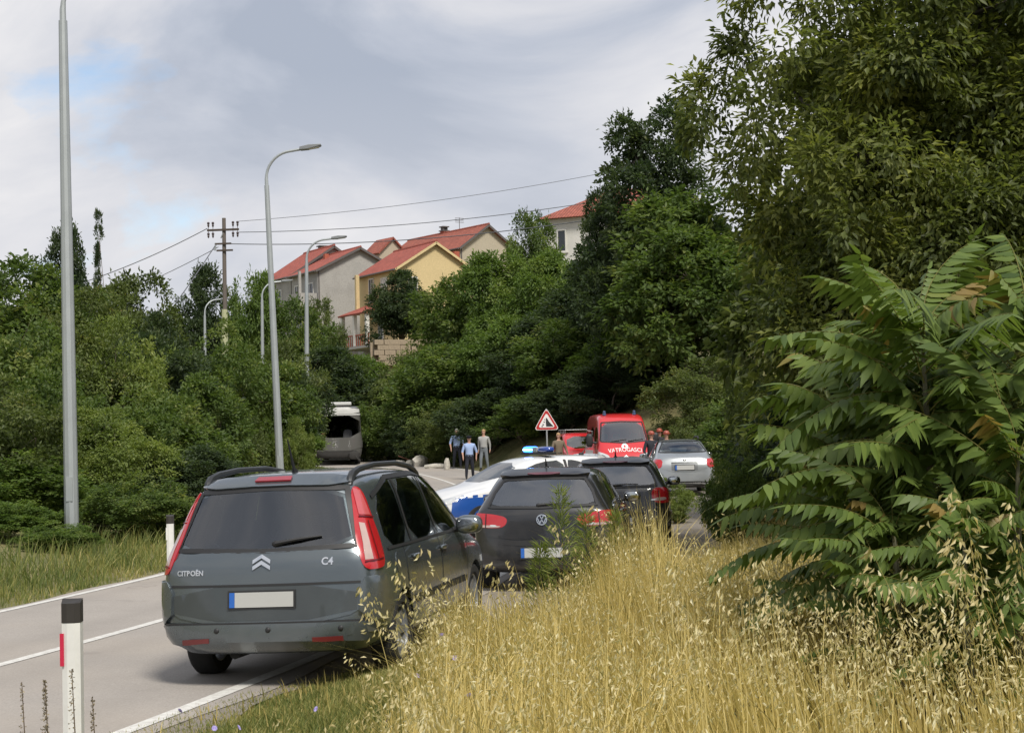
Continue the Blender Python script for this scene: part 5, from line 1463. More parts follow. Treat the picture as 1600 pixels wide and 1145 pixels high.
# ---- hatchbacks
hatch_st = [(.05, .11, .46, .30, .985, 1.385, .80, .53), (.17, .23, .58, .25, .985, 1.435, .87, .60), (.8, .8, .82, .20, .965, 1.478, .888, .62), (1.6, 1.6, 1.6, .19, .955, 1.485, .890, .63),
            (2.1, 2.1, 2.1, .19, .945, 1.455, .890, .63), (2.48, 2.48, 2.48, .19, .94, 1.36, .888, .63), (2.85, 2.9, 2.9, .19, .925, 1.13, .885, .67), (3.15, 3.2, 3.2, .19, .90, .985, .88, .70),
            (3.7, 3.7, 3.7, .20, .82, .90, .865, .64), (4.03, 4.03, 4.0, .24, .68, .78, .79, .54), (4.17, 4.17, 4.15, .29, .57, .65, .62, .42)]
def hatchback(name, pm, label, tail='oval', badge=True, sub=3, lower=None, rear_glass=None):
    c = Car(name, hatch_st, pm, label, 'car', sub)
    rw = [(-.50, 1.345), (0, 1.36), (.50, 1.345), (.60, 1.20), (.665, 1.03), (0, 1.015), (-.665, 1.03), (-.60, 1.20)]
    c.cut_prism([(x * .94, 1.19 + (z - 1.19) * .88) for x, z in rw], 0, -.6, 1.0, rnd=1)
    sw = [[(.86, 1.06), (.95, 1.28), (1.30, 1.385), (1.44, 1.385), (1.44, 1.03), (1.0, 1.03)], [(1.54, 1.03), (1.53, 1.39), (2.0, 1.36), (2.38, 1.23), (2.72, 1.03)]]
    for w in sw: c.cut_prism(w, 90, -1.3, -.42, True, 1)
    c.cut_prism([(-.55, 1.33), (.55, 1.33), (.64, 1.03), (-.64, 1.03)], 180, -4.6, -2.2, False, 1)
    c.cabin([(.48, .66), (.66, 1.28), (.95, 1.385), (2.05, 1.385), (2.4, 1.29), (2.78, 1.06), (2.8, .42), (.9, .40)], lambda z: .77 if z < 1.05 else lerp(.77, .52, (z - 1.05) / .34))
    c.arches((.76, 3.335), .345, .315)
    c.finish()
    c.patch('tailgate', [(-.66, .64), (.66, .64), (.70, .80), (.69, 1.0), (0, .985), (-.69, 1.0), (-.70, .80)], 0, .008, pm, None, False, .05, 1, .016)
    c.patch('rear_window', rw, 0, .005, rear_glass or G_CLEAR, None, False, .06, 1)
    c.strip('window_seal', rw + [rw[0]], 0, .009, .03, M_BLACK)
    c.patch('spoiler', [(-.55, 1.355), (0, 1.372), (.55, 1.355), (.53, 1.425), (0, 1.44), (-.53, 1.425)], 0, .05, pm, None, False, .05, 1, .05)
    c.patch('brake_light', [(-.20, 1.368), (.20, 1.368), (.20, 1.385), (-.20, 1.385)], 0, .056, simple('dark_red_lamp', (.10, .01, .015), .2, 0, 1), None, False, .05, 1)
    if tail == 'oval':
        lpts = [(.42, .07, .905), (.60, .06, .945), (.80, .16, .965), (.885, .38, .945), (.885, .42, .86), (.84, .22, .80), (.60, .04, .775), (.46, .05, .80)]
        low = [(.50, .06, .81), (.80, .16, .825), (.86, .28, .84), (.86, .26, .815), (.80, .14, .795), (.56, .05, .785)]
    else:
        lpts = [(.58, .08, .99), (.80, .20, 1.0), (.87, .36, .97), (.88, .40, .80), (.82, .18, .75), (.60, .06, .76)]
        low = [(.62, .08, .84), (.80, .16, .85), (.80, .15, .80), (.63, .07, .79)]
    c.patch('tail_lamp', c.uz(lpts, 28), 28, .012, M_TAIL, None, True, .04, 2, .016)
    c.patch('lamp_insert', c.uz(low, 28), 28, .017, M_TAILP, None, True, .04, 1, .004)
    c.patch('reverse_lamp', [(.56, .795), (.64, .80), (.64, .825), (.56, .82)], 0, .020, M_LAMPW, None, True, .03, 1, .004)
    c.strip('lamp_split', [(.695, .78), (.685, .95)], 0, .019, .012, M_BLACK, None, True)
    c.patch('bumper', [(-.90, .30), (-.86, .26), (.86, .26), (.90, .30), (.90, .58), (.82, .63), (-.82, .63), (-.90, .58)], 0, .03, lower or pm, None, False, .05, 1, .04)
    c.patch('bumper_recess', [(-.48, .56), (.48, .56), (.45, .63), (-.45, .63)], 0, .036, M_BLACK, None, False, .05, 1, .004)
    c.plate(.475, 0, .042)
    c.wiper(0, 1.035, -.04, .36, .012, .02)
    if badge:
        p, n = c.hit(0, .87, 0)
        b = empty('badge', p + n * .014); b.parent = c.root; b.rotation_euler = n.to_track_quat('Z', 'Y').to_euler()
        MB().lathe([(.052, 0), (.066, 0), (.068, .008), (.066, .014), (.054, .014), (.052, 0)], 28).obj('badge_ring', M_CHROME, b, True)
        MB().lathe([(0, .002), (.053, .002), (.053, -.003), (0, -.003)], 24).obj('badge_disc', simple('badge_blue_black', (.02, .025, .04), .3), b)
        bl = MB()
        def stroke(p, q, w=.011):
            d = Vector((q[0] - p[0], q[1] - p[1])).normalized(); nn = Vector((-d.y, d.x)) * w / 2
            vs = [(p[0] + nn.x, p[1] + nn.y), (p[0] - nn.x, p[1] - nn.y), (q[0] - nn.x, q[1] - nn.y), (q[0] + nn.x, q[1] + nn.y)]
            bl.add([(x, y, z) for z in (.003, .011) for x, y in vs], [(0, 1, 2, 3), (7, 6, 5, 4), (0, 4, 5, 1), (1, 5, 6, 2), (2, 6, 7, 3), (3, 7, 4, 0)])
        stroke((-.022, .048), (0, .008)); stroke((0, .008), (.022, .048))
        for a, bb in (((-.05, .018), (-.024, -.044)), ((-.024, -.044), (0, .002)), ((0, .002), (.024, -.044)), ((.024, -.044), (.05, .018))): stroke(a, bb)
        bl.obj('badge_emblem', M_CHROME, b)
    door_set(c, [[(1.12, .55), (1.33, .32), (1.50, .32), (1.50, 1.0), (.98, 1.0), (1.0, .75)], [(1.52, .32), (2.72, .32), (2.80, .60), (2.84, .99), (1.52, 1.0)]], pm)
    for w in sw: c.patch('side_window', w, 90, .004, G_MID, None, True, .06, 1)
    c.strip('window_trim', [(.88, 1.015), (2.78, 1.015)], 90, .008, .018, M_BLACK, None, True)
    c.strip('window_pillar', [(1.49, 1.03), (1.485, 1.39)], 90, .009, .055, M_BLACK, None, True)
    c.patch('windscreen', [(-.57, 1.35), (.57, 1.35), (.68, 1.01), (-.68, 1.01)], 180, .004, G_CLEAR, None, False, .07, 1)
    for L in (1.28, 2.42 - .7):
        p, n = c.hit(L, .90, 90)
        for sg in (1, -1): MB().blob((sg * (p.x + .02), p.y, p.z), (.016, .10, .018), 10, 6, .6).obj('door_handle', pm, c.root, True)
    c.patch('headlamp', c.uz([(.45, 4.1, .70), (.74, 3.9, .76), (.84, 3.6, .80), (.84, 3.65, .70), (.74, 3.95, .62), (.48, 4.1, .60)], 150), 150, .006, M_LAMPW, None, True, .05, 1)
    c.patch('grille', [(-.42, .60), (.42, .60), (.42, .67), (-.42, .67)], 180, .006, M_BLACK, None, False, .06, 1)
    c.patch('lower_grille', [(-.5, .32), (.5, .32), (.46, .47), (-.46, .47)], 180, .006, M_BLACK, None, False, .06, 1)
    c.mirror(2.50, .87, 1.03, pm, (1, -1), .92)
    c.wheels((.76, 3.335), .775, .315)
    c.seats([(.98, (-.38, .38), .53), (1.75, (-.37, .37), .58)], .58)
    MB().tube([(-.36 + .17 * math.cos(t_ * .4), 2.35 + .03 * math.sin(t_ * .4), .92 + .17 * math.sin(t_ * .4)) for t_ in range(17)], .016, 6).obj('steering_wheel', M_BLACK, c.root, True)
    MB().blob((0, 2.66, .84), (.72, .24, .12), 16, 6, .5).obj('dashboard', M_INT, c.root, True)
    h = c.bvh.ray_cast(Vector((0, .78, 3)), Vector((0, 0, -1)))[0]
    MB().blob(h + Vector((0, 0, .02)), (.035, .06, .035)).tube([h, h + Vector((0, -.10, .14))], [.02, .006], 6).obj('aerial', M_BLACK, c.root, True)
    return c
P_BLACK = paint('black_paint', (0.012, 0.012, 0.013), 0.1, 0.30, 0.30)
golf = hatchback('hatchback', P_BLACK, 'black hatchback with round badge and red oval tail lamps parked behind tall weeds', 'oval', True)
golf.place(0.32, 19.4, R(7.5), 0.0, R(0.6))
P_CHAR = paint('charcoal_paint', (0.028, 0.029, 0.031), 0.4, 0.32, 0.35)
car3 = hatchback('hatchback', P_CHAR, 'charcoal car mostly hidden ahead of the black hatchback', 'tall', False, 2)
car3.place(1.60, 25.6, R(5), 0.0)

# ---- police car, turned across the road
P_WHITE = paint('white_paint', (0.70, 0.70, 0.69), 0.0, 0.35, 0.25)
M_PBLUE = simple('police_blue', (0.01, 0.07, 0.30), 0.35, 0, .6)
pol = hatchback('police_car', P_WHITE, 'white police car with blue band and flashing blue roof light turned across the road', 'tall', False, 2)
band = [(.25, .40), (3.95, .40), (3.90, .74), (.25, .80)]
pol.patch('blue_band', band, 90, .008, M_PBLUE, None, True, .06, 0, .004)
for k in range(17): pol.patch('blue_check', [(.42 + k * .20, .785 - k * .0032), (.52 + k * .20, .785 - k * .0032), (.52 + k * .20, .84 - k * .0032), (.42 + k * .20, .845 - k * .0032)], 90, .0085, M_PBLUE, None, True, .05, 0, .004)
M_BEACON = NT('blue_beacon')
M_BEACON.base((0.01, 0.05, 0.5)); M_BEACON.b.inputs['Emission Color'].default_value = (0.02, 0.16, 1.0, 1); M_BEACON.b.inputs['Emission Strength'].default_value = 5.0; M_BEACON.b.inputs['Roughness'].default_value = 0.15
lb = empty('light_bar', (0, 1.72, 1.485)); lb.parent = pol.root
MB().box((0, 0, .03), (1.12, .22, .05)).obj('light_bar_base', M_BLACK, lb, bevel=.01)
for sg, mt in ((1, M_BEACON.m), (-1, simple('blue_lens_unlit', (0.02, 0.06, 0.30), .2, 0, 1))):
    MB().blob((sg * .33, 0, .105), (.22, .11, .06), 14, 8, .6).obj('beacon', mt, lb, True, None)
core = NT('beacon_core'); core.base((.3, .7, 1)); core.b.inputs['Emission Color'].default_value = (.35, .8, 1, 1); core.b.inputs['Emission Strength'].default_value = 14
MB().blob((.33, 0, .10), (.225, .115, .018), 14, 6, .6).obj('beacon_flash', core.m, lb, True, None)
MB().box((0, 0, .10), (.2, .18, .10)).obj('speaker_box', M_STEEL, lb, bevel=.01)
hd_ = math.atan2(-.80, -.60)
pol.place(0.48 + .90 * 1.72, 31.2 + .43 * 1.72, math.atan2(-.90, -.43), 0.0)

# ---- silver car
P_SILV = paint('silver_metallic', (0.36, 0.38, 0.39), 0.65, 0.35, 0.3)
sed_st = [(.05, .10, .16, .30, .80, .99, .78, .66), (.20, .22, .26, .25, .86, 1.045, .85, .72), (.52, .52, .52, .20, .91, 1.10, .872, .74), (.72, .72, .78, .20, .93, 1.22, .875, .68), (1.15, 1.15, 1.22, .19, .94, 1.42, .876, .62),
          (1.8, 1.8, 1.8, .19, .94, 1.46, .876, .63), (2.4, 2.4, 2.4, .19, .93, 1.44, .876, .62), (2.75, 2.75, 2.75, .19, .92, 1.34, .875, .62), (3.2, 3.2, 3.2, .19, .90, 1.08, .87, .66), (3.5, 3.5, 3.5, .19, .88, .97, .865, .69),
          (4.0, 4.0, 4.0, .21, .80, .88, .85, .63), (4.35, 4.35, 4.33, .25, .66, .76, .78, .54), (4.48, 4.48, 4.46, .30, .56, .64, .62, .42)]
sil = Car('saloon_car', sed_st, P_SILV, 'silver saloon car parked in the lay-by beside the red van', 'car', 2)
srw = [(-.50, 1.385), (0, 1.40), (.50, 1.385), (.66, 1.12), (0, 1.105), (-.66, 1.12)]
sil.cut_prism([(x * .94, 1.25 + (z - 1.25) * .86) for x, z in srw], 0, .45, 1.6, rnd=1)
ssw = [[(1.10, 1.0), (1.28, 1.30), (1.60, 1.385), (1.95, 1.385), (1.97, 1.0)], [(2.06, 1.0), (2.06, 1.385), (2.4, 1.37), (2.72, 1.26), (3.08, 1.0)]]
for w in ssw: sil.cut_prism(w, 90, -1.3, -.42, True, 1)
sil.cut_prism([(-.55, 1.32), (.55, 1.32), (.64, 1.03), (-.64, 1.03)], 180, -4.9, -2.5, False, 1)
sil.cabin([(.95, .62), (1.10, 1.22), (1.35, 1.36), (2.4, 1.36), (2.7, 1.27), (3.1, 1.05), (3.1, .42), (.95, .40)], lambda z: .76 if z < 1.02 else lerp(.76, .52, (z - 1.02) / .35))
sil.arches((.95, 3.60), .34, .31)
sil.finish()
sil.patch('rear_window', srw, 0, .005, G_MID, None, False, .06, 1); sil.strip('window_seal', srw + [srw[0]], 0, .008, .025, M_BLACK)
sil.patch('boot_lid', [(-.60, .62), (.60, .62), (.66, .98), (0, 1.0), (-.66, .98)], 0, .006, P_SILV, None, False, .06, 1)
sil.patch('plate_recess', [(-.36, .66), (.36, .66), (.36, .84), (-.36, .84)], 0, .010, simple('silver_recess', (.20, .21, .215), .4, .5), None, False, .06, 0, .004)
sil.strip('boot_trim', [(-.36, .85), (.36, .85)], 0, .016, .02, M_BLACK)
sil.plate(.73, 0, .018); sil.patch('tail_lamp', sil.uz([(.62, .08, .93), (.80, .16, .95), (.865, .40, .95), (.87, .44, .78), (.80, .14, .72), (.64, .06, .73)], 25), 25, .012, M_TAIL, None, True, .05, 1)
sil.patch('bumper', [(-.88, .30), (.88, .30), (.89, .58), (-.89, .58)], 0, .03, P_SILV, None, False, .06, 1, .03)
sil.patch('bumper_skirt', [(-.80, .28), (.80, .28), (.80, .38), (-.80, .38)], 0, .035, M_BLACK, None, False, .06, 1)
p, n = sil.hit(0, .92, 0); MB().blob(p + n * .012, (.05, .012, .03)).obj('badge', M_CHROME, sil.root, True)
for w in ssw: sil.patch('side_window', w, 90, .004, G_MID, None, True, .06, 1)
door_set(sil, [[(1.42, .33), (2.0, .33), (2.0, .98), (1.12, .98), (1.2, .60)], [(2.02, .33), (3.05, .33), (3.12, .6), (3.14, .97), (2.02, .98)]], P_SILV)
sil.patch('windscreen', [(-.58, 1.35), (.58, 1.35), (.68, 1.0), (-.68, 1.0)], 180, .004, G_CLEAR, None, False, .07, 1)
sil.mirror(2.85, .86, 1.0, P_SILV, (1, -1), .9); sil.wheels((.95, 3.6), .765, .31); sil.seats([(1.35, (-.38, .38), .52), (2.15, (-.37, .37), .56)], .56)
for sg in (1, -1): MB().tube([(sg * .50, 1.25, 1.45), (sg * .52, 1.4, 1.50), (sg * .52, 2.3, 1.51), (sg * .50, 2.45, 1.47)], .022, 6).obj('roof_rail', M_BLACK, sil.root, True)
sil.place(4.85, 45.6, R(1), 0.0); sil.root.scale = (1.04, 1.04, 1.12)

# ---- fire brigade van (facing the camera)
P_FIRE = paint('fire_red', (0.55, 0.02, 0.025), 0.0, 0.32, 0.2)
van_st = [(.04, .05, .10, .40, 1.35, 2.40, .94, .82), (.14, .14, .20, .34, 1.35, 2.47, .985, .86), (1.2, 1.2, 1.2, .30, 1.35, 2.50, .995, .87), (2.6, 2.6, 2.6, .30, 1.35, 2.50, .995, .87), (3.4, 3.4, 3.4, .30, 1.35, 2.47, .995, .86),
          (3.9, 3.9, 3.9, .30, 1.34, 2.33, .995, .84), (4.25, 4.25, 4.22, .30, 1.32, 1.98, .995, .84), (4.6, 4.62, 4.62, .30, 1.26, 1.50, .99, .88), (4.85, 4.85, 4.85, .32, 1.12, 1.26, .98, .86), (5.1, 5.1, 5.08, .34, .92, 1.05, .93, .76), (5.25, 5.24, 5.22, .38, .74, .84, .80, .60)]
van = Car('fire_van', van_st, P_FIRE, 'red fire brigade van with high roof facing the camera', 'van', 3, (.03, .06))
vws = [(-.74, 2.14), (0, 2.17), (.74, 2.14), (.84, 1.50), (.82, 1.46), (0, 1.40), (-.82, 1.46), (-.84, 1.50)]
van.cut_prism([(x * .95, 1.78 + (z - 1.78) * .92) for x, z in vws], 180, -6, -3.6, False, 1)
vsw = [[(3.45, 1.38), (3.45, 2.0), (3.95, 1.98), (4.30, 1.62), (4.42, 1.38)], [(2.0, 1.40), (2.0, 2.0), (3.2, 2.0), (3.2, 1.40)]]
for w in vsw: van.cut_prism(w, 90, -1.4, -.5, True, 1)
van.cabin([(.4, .7), (.4, 2.3), (3.3, 2.3), (3.8, 2.12), (4.1, 1.80), (4.35, 1.40), (4.35, .6)], lambda z: .88 if z < 1.4 else lerp(.88, .74, (z - 1.4) / .9))
van.arches((1.0, 4.35), .40, .345, .6)
van.finish()
van.patch('windscreen', vws, 180, .005, G_CLEAR, None, False, .08, 1); van.strip('window_seal', vws + [vws[0]], 180, .010, .045, M_BLACK)
for w in vsw: van.patch('side_window', w, 90, .005, G_MID, None, True, .08, 1)
van.patch('headlamp', van.uz([(.58, 5.15, .96), (.80, 4.95, 1.06), (.94, 4.7, 1.12), (.95, 4.75, .86), (.84, 5.0, .78), (.60, 5.2, .78)], 160), 160, .010, M_LAMPW, None, True, .05, 2)
van.patch('headlamp_inner', van.uz([(.70, 5.05, .96), (.84, 4.9, 1.0), (.86, 4.9, .86), (.72, 5.1, .83)], 160), 160, .014, simple('lamp_dark', (.12, .13, .14), .15, .5, 1), None, True, .05, 2, .004)
van.patch('grille', [(-.52, .80), (.52, .80), (.50, .92), (-.50, .92)], 180, .010, M_BLACK, None, False, .06, 1)
van.patch('bumper', [(-.93, .36), (.93, .36), (.95, .74), (-.95, .74)], 180, .03, simple('bumper_grey', (.16, .165, .17), .6), None, False, .06, 1, .03)
p, n = van.hit(0, .86, 180); MB().lathe([(0, -.03), (.085, -.02), (.10, .0), (.085, .01), (0, .012)], 20, 'y', (p.x, p.y, p.z)).obj('badge', M_LAMPW, van.root, True)
van.text('VATROGASCI', 0, 1.09, 180, .20, simple('sign_white', (.72, .70, .68), .5), 'lettering', .008, 'CENTER', .10)
fl = chaikin([(-.13, 1.23), (-.10, 1.33), (-.03, 1.38), (0, 1.44), (.05, 1.37), (.12, 1.33), (.13, 1.23), (.05, 1.20), (-.05, 1.20)], 1)
van.patch('emblem', fl, 180, .008, MATS['sign_white'], None, False, .03, 0, .004)
van.patch('emblem_core', [(-.05, 1.24), (0, 1.34), (.05, 1.24)], 180, .011, P_FIRE, None, False, .03, 1, .003)
for x0_, x1_ in ((-.45, .10), (.15, .70)):
    a0, n0 = van.hit(x0_, 1.45, 180); a1, n1 = van.hit(x1_, 1.52, 180)
    MB().tube([a0 + n0 * .03, a1 + n1 * .02], [.018, .01], 6).obj('wiper', M_BLACK, van.root, True)
door_set(van, [[(3.38, .45), (4.0, .45), (4.48, .80), (4.50, 1.34), (3.38, 1.34)]], P_FIRE)
van.patch('white_stripe', [(.2, 1.0), (3.3, 1.0), (3.3, 1.15), (.2, 1.15)], 90, .006, MATS['sign_white'], None, True, .1, 0, .004)
for sg in (1, -1):
    m = MB().blob((sg * 1.20, 4.22, 1.52), (.13, .09, .24), 12, 8, .6).obj('wing_mirror', M_BLACK, van.root, True, None)
    MB().tube([(sg * .95, 4.25, 1.42), (sg * 1.12, 4.22, 1.45)], .04, 8).obj('mirror_arm', M_BLACK, m, True)
    MB().blob((sg * 1.20, 4.14, 1.52), (.10, .02, .19), 12, 8, .6).obj('mirror_glass', M_MIRROR, m, True, None)
    bz = van.bvh.ray_cast(Vector((sg * .55, 3.45, 4)), Vector((0, 0, -1)))[0]
    bb = MB().lathe([(.07, 0), (.07, .04), (.055, .06), (.055, .13), (.03, .16), (0, .165)], 14, 'z', bz).obj('beacon', simple('beacon_blue_grey', (.05, .08, .16), .2, 0, 1), van.root, True)
van.wheels((1.0, 4.35), .87, .345, .22); van.seats([(3.35, (-.55, .1, .55), .66)], .98, .24)
van.plate(.55, 180, .04)
van.place(3.72, 57.0 + 5.3, math.pi - R(3), float(road_z(59)))

# ---- small red fire vehicle behind the van
jeep_st = [(.05, .06, .12, .42, 1.02, 1.62, .78, .64), (.15, .15, .22, .38, 1.02, 1.70, .83, .69), (.9, .9, .9, .34, 1.01, 1.735, .84, .70), (1.8, 1.8, 1.8, .34, 1.0, 1.73, .84, .70), (2.1, 2.1, 2.1, .34, 1.0, 1.68, .84, .68),
           (2.4, 2.45, 2.45, .34, .99, 1.36, .84, .70), (2.62, 2.65, 2.68, .34, .98, 1.07, .84, .74), (3.1, 3.1, 3.1, .35, .93, 1.02, .83, .73), (3.55, 3.55, 3.55, .38, .88, .97, .81, .71), (3.72, 3.72, 3.72, .44, .78, .90, .76, .66)]
jp = Car('fire_jeep', jeep_st, P_FIRE, 'small red off-road fire vehicle half hidden by the red van', 'jeep', 2, (.03, .03))
jsw = [[(.35, 1.06), (.35, 1.55), (1.05, 1.58), (1.05, 1.06)], [(1.18, 1.06), (1.18, 1.58), (1.95, 1.58), (2.32, 1.06)]]
for w in jsw: jp.cut_prism(w, 90, -1.3, -.42, True, 1)
jp.cut_prism([(-.56, 1.56), (.56, 1.56), (.64, 1.10), (-.64, 1.10)], 180, -4, -1.9, False, 1)
jp.cut_prism([(-.54, 1.54), (.54, 1.54), (.58, 1.10), (-.58, 1.10)], 0, -.5, .8, False, 1)
jp.cabin([(.3, .6), (.32, 1.6), (1.95, 1.62), (2.3, 1.2), (2.4, .6)], lambda z: .74 if z < 1.05 else lerp(.74, .58, (z - 1.05) / .55))
jp.arches((.62, 2.9), .38, .34); jp.finish()
for w in jsw: jp.patch('side_window', w, 90, .004, G_MID, None, True, .07, 1)
jp.patch('windscreen', [(-.58, 1.58), (.58, 1.58), (.66, 1.08), (-.66, 1.08)], 180, .004, G_CLEAR, None, False, .07, 1)
jp.patch('rear_window', [(-.56, 1.56), (.56, 1.56), (.60, 1.08), (-.60, 1.08)], 0, .004, G_MID, None, False, .07, 1)
for sg in (1, -1):
    p, n = jp.hit(sg * .52, .80, 180)
    MB().lathe([(0, .03), (.06, .025), (.085, .0), (.09, -.03)], 18, 'y', (sg * .52, p.y, .80)).obj('headlamp', M_LAMPW, jp.root, True)
jp.patch('grille', [(-.38, .72), (.38, .72), (.38, .88), (-.38, .88)], 180, .006, M_BLACK, None, False, .06, 1)
MB().box((0, 3.78, .52), (1.56, .10, .12)).obj('bumper', M_STEEL, jp.root, bevel=.02)
rk = MB()
for sg in (1, -1): rk.tube([(sg * .58, .4, 1.84), (sg * .58, 1.9, 1.84)], .018, 6)
for k in range(5):
    L = .4 + k * .375; rk.tube([(-.58, L, 1.84), (.58, L, 1.84)], .014, 6)
    for sg in (1, -1): rk.tube([(sg * .58, L, 1.70), (sg * .58, L, 1.84)], .012, 5)
rk.obj('roof_rack', M_STEEL, jp.root, True)
door_set(jp, [[(1.12, .42), (2.05, .42), (2.30, .75), (2.36, 1.0), (1.12, 1.02)]], P_FIRE)
jp.mirror(2.2, .82, 1.08, M_BLACK, (1, -1), .85); jp.wheels((.62, 2.9), .72, .34); jp.seats([(.8, (-.36, .36), .52), (1.5, (-.36, .36), .56)], .70)
jp.place(2.40, 66.9, math.pi - R(8), float(road_z(65)))

# ---- wrecked coach at the bend
P_BUS = paint('coach_grey_shaded', (0.085, 0.083, 0.076), 0.0, 0.6, 0.15)  # darkened grey: the tree shade over the coach is put into the colour
bus_st = [(.04, .04, .08, .42, 1.55, 2.98, 1.16, 1.08), (.14, .14, .18, .36, 1.55, 3.06, 1.23, 1.13), (1.5, 1.5, 1.5, .34, 1.55, 3.08, 1.24, 1.14), (5, 5, 5, .34, 1.55, 3.08, 1.24, 1.14), (7.6, 7.6, 7.6, .34, 1.55, 3.08, 1.24, 1.14), (8.3, 8.3, 8.25, .36, 1.53, 3.05, 1.235, 1.13),
          (8.6, 8.6, 8.5, .42, 1.5, 2.95, 1.18, 1.06)]
bus = Car('coach', bus_st, P_BUS, 'wrecked pale grey coach with burnt out dark front window standing at the bend', 'coach', 2, (.04, .08))
bws = [(-1.06, 2.55), (1.06, 2.55), (1.14, 1.42), (-1.14, 1.42)]
bus.cut_prism(bws, 180, -9.5, -7.9, False, 1)
for k in range(4): bus.cut_prism([(.8 + k * 1.75, 1.6), (2.4 + k * 1.75, 1.6), (2.4 + k * 1.75, 2.5), (.8 + k * 1.75, 2.5)], 90, -1.5, -.8, True, 1)
bus.cabin([(.4, .8), (.4, 2.7), (8.0, 2.7), (8.1, .8)], lambda z: 1.05)
bus.arches((1.9, 6.6), .52, .46, .8); bus.finish()
for k in range(4): bus.patch('side_window', [(.78 + k * 1.75, 1.58), (2.42 + k * 1.75, 1.58), (2.42 + k * 1.75, 2.52), (.78 + k * 1.75, 2.52)], 90, .004, G_DARK, None, True, .2, 1)
bus.patch('roof_fairing', [(-1.05, 2.62), (1.05, 2.62), (1.02, 2.93), (-1.02, 2.93)], 180, .05, simple('coach_white_shaded', (.5, .5, .48), .5), None, False, .1, 1, .05)  # white toned down too, with the same tree shade in its colour
bus.patch('windscreen_frame', [(-1.2, 2.56), (1.2, 2.56), (1.2, 2.64), (-1.2, 2.64)], 180, .03, MATS['coach_white_shaded'], None, False, .1, 0, .03)
MB().box((.1, 7.2, 3.17), (1.6, 1.8, .18)).obj('roof_unit', MATS['coach_white_shaded'], bus.root, bevel=.05)
bus.patch('front_panel', [(-1.2, .75), (1.2, .75), (1.2, 1.38), (-1.2, 1.38)], 180, .02, P_BUS, None, False, .1, 1, .02)
bus.patch('bumper_wreck', [(-1.1, .42), (.5, .42), (.9, .74), (-1.15, .74)], 180, .03, simple('scorched_black', (.03, .028, .026), .85, var=.5), None, False, .1, 0, .05)
MB().tube([(1.0, 8.05, 1.4), (1.0, 8.05, 2.6)], .035, 8).obj('grab_pole', simple('yellow_pole', (.55, .33, .03), .5), bus.root, True)
MB().blob((.88, 7.7, 1.5), (.22, .12, .42), 10, 6, .6).obj('seat', simple('red_seat', (.35, .05, .03), .8), bus.root, True)
MB().blob((-.5, 7.6, 1.4), (.26, .12, .45), 10, 6, .6).obj('seat', M_SEAT, bus.root, True)
MB().tube([(-.9, 8.7, .7), (-.8, 8.85, .45), (-1.05, 8.9, .2)], .05, 6).blob((-.75, 8.75, .5), (.3, .15, .22), 8, 5, .7).obj('hanging_debris', MATS['scorched_black'], bus.root, True)
bus.wheels((1.9, 6.6), 1.05, .46, .26)
bus.place(-9.0 - 8.5 * math.sin(R(9)), 82.5 + 8.5 * math.cos(R(9)), math.pi - R(9), float(road_z(84)) - .02)

# ------------------------------------------------------------------ people
M_SKIN = simple('skin', (0.45, 0.26, 0.19), 0.6, var=0.08)
M_SHIRT = simple('police_shirt', (0.30, 0.40, 0.62), 0.85, var=0.12)
M_NAVY = simple('navy_trousers', (0.012, 0.014, 0.024), 0.85)
M_SHOE = simple('black_shoes', (0.012, 0.012, 0.012), 0.5)
M_GREYT = simple('grey_top', (0.36, 0.36, 0.35), 0.9)
M_JEANS = simple('blue_grey_jeans', (0.17, 0.19, 0.21), 0.9, var=0.3)
M_DARKJ = simple('dark_uniform', (0.018, 0.02, 0.028), 0.85)
M_KHAKI = simple('khaki_jacket', (0.16, 0.13, 0.09), 0.9)
M_HAIRG = simple('grey_hair', (0.22, 0.21, 0.20), 0.8); M_HAIRD = simple('dark_hair', (0.025, 0.02, 0.016), 0.7); M_HAIRB = simple('fair_hair', (0.38, 0.24, 0.12), 0.7)
M_CAPR = simple('red_helmet', (0.34, 0.08, 0.05), 0.4, 0, .4)
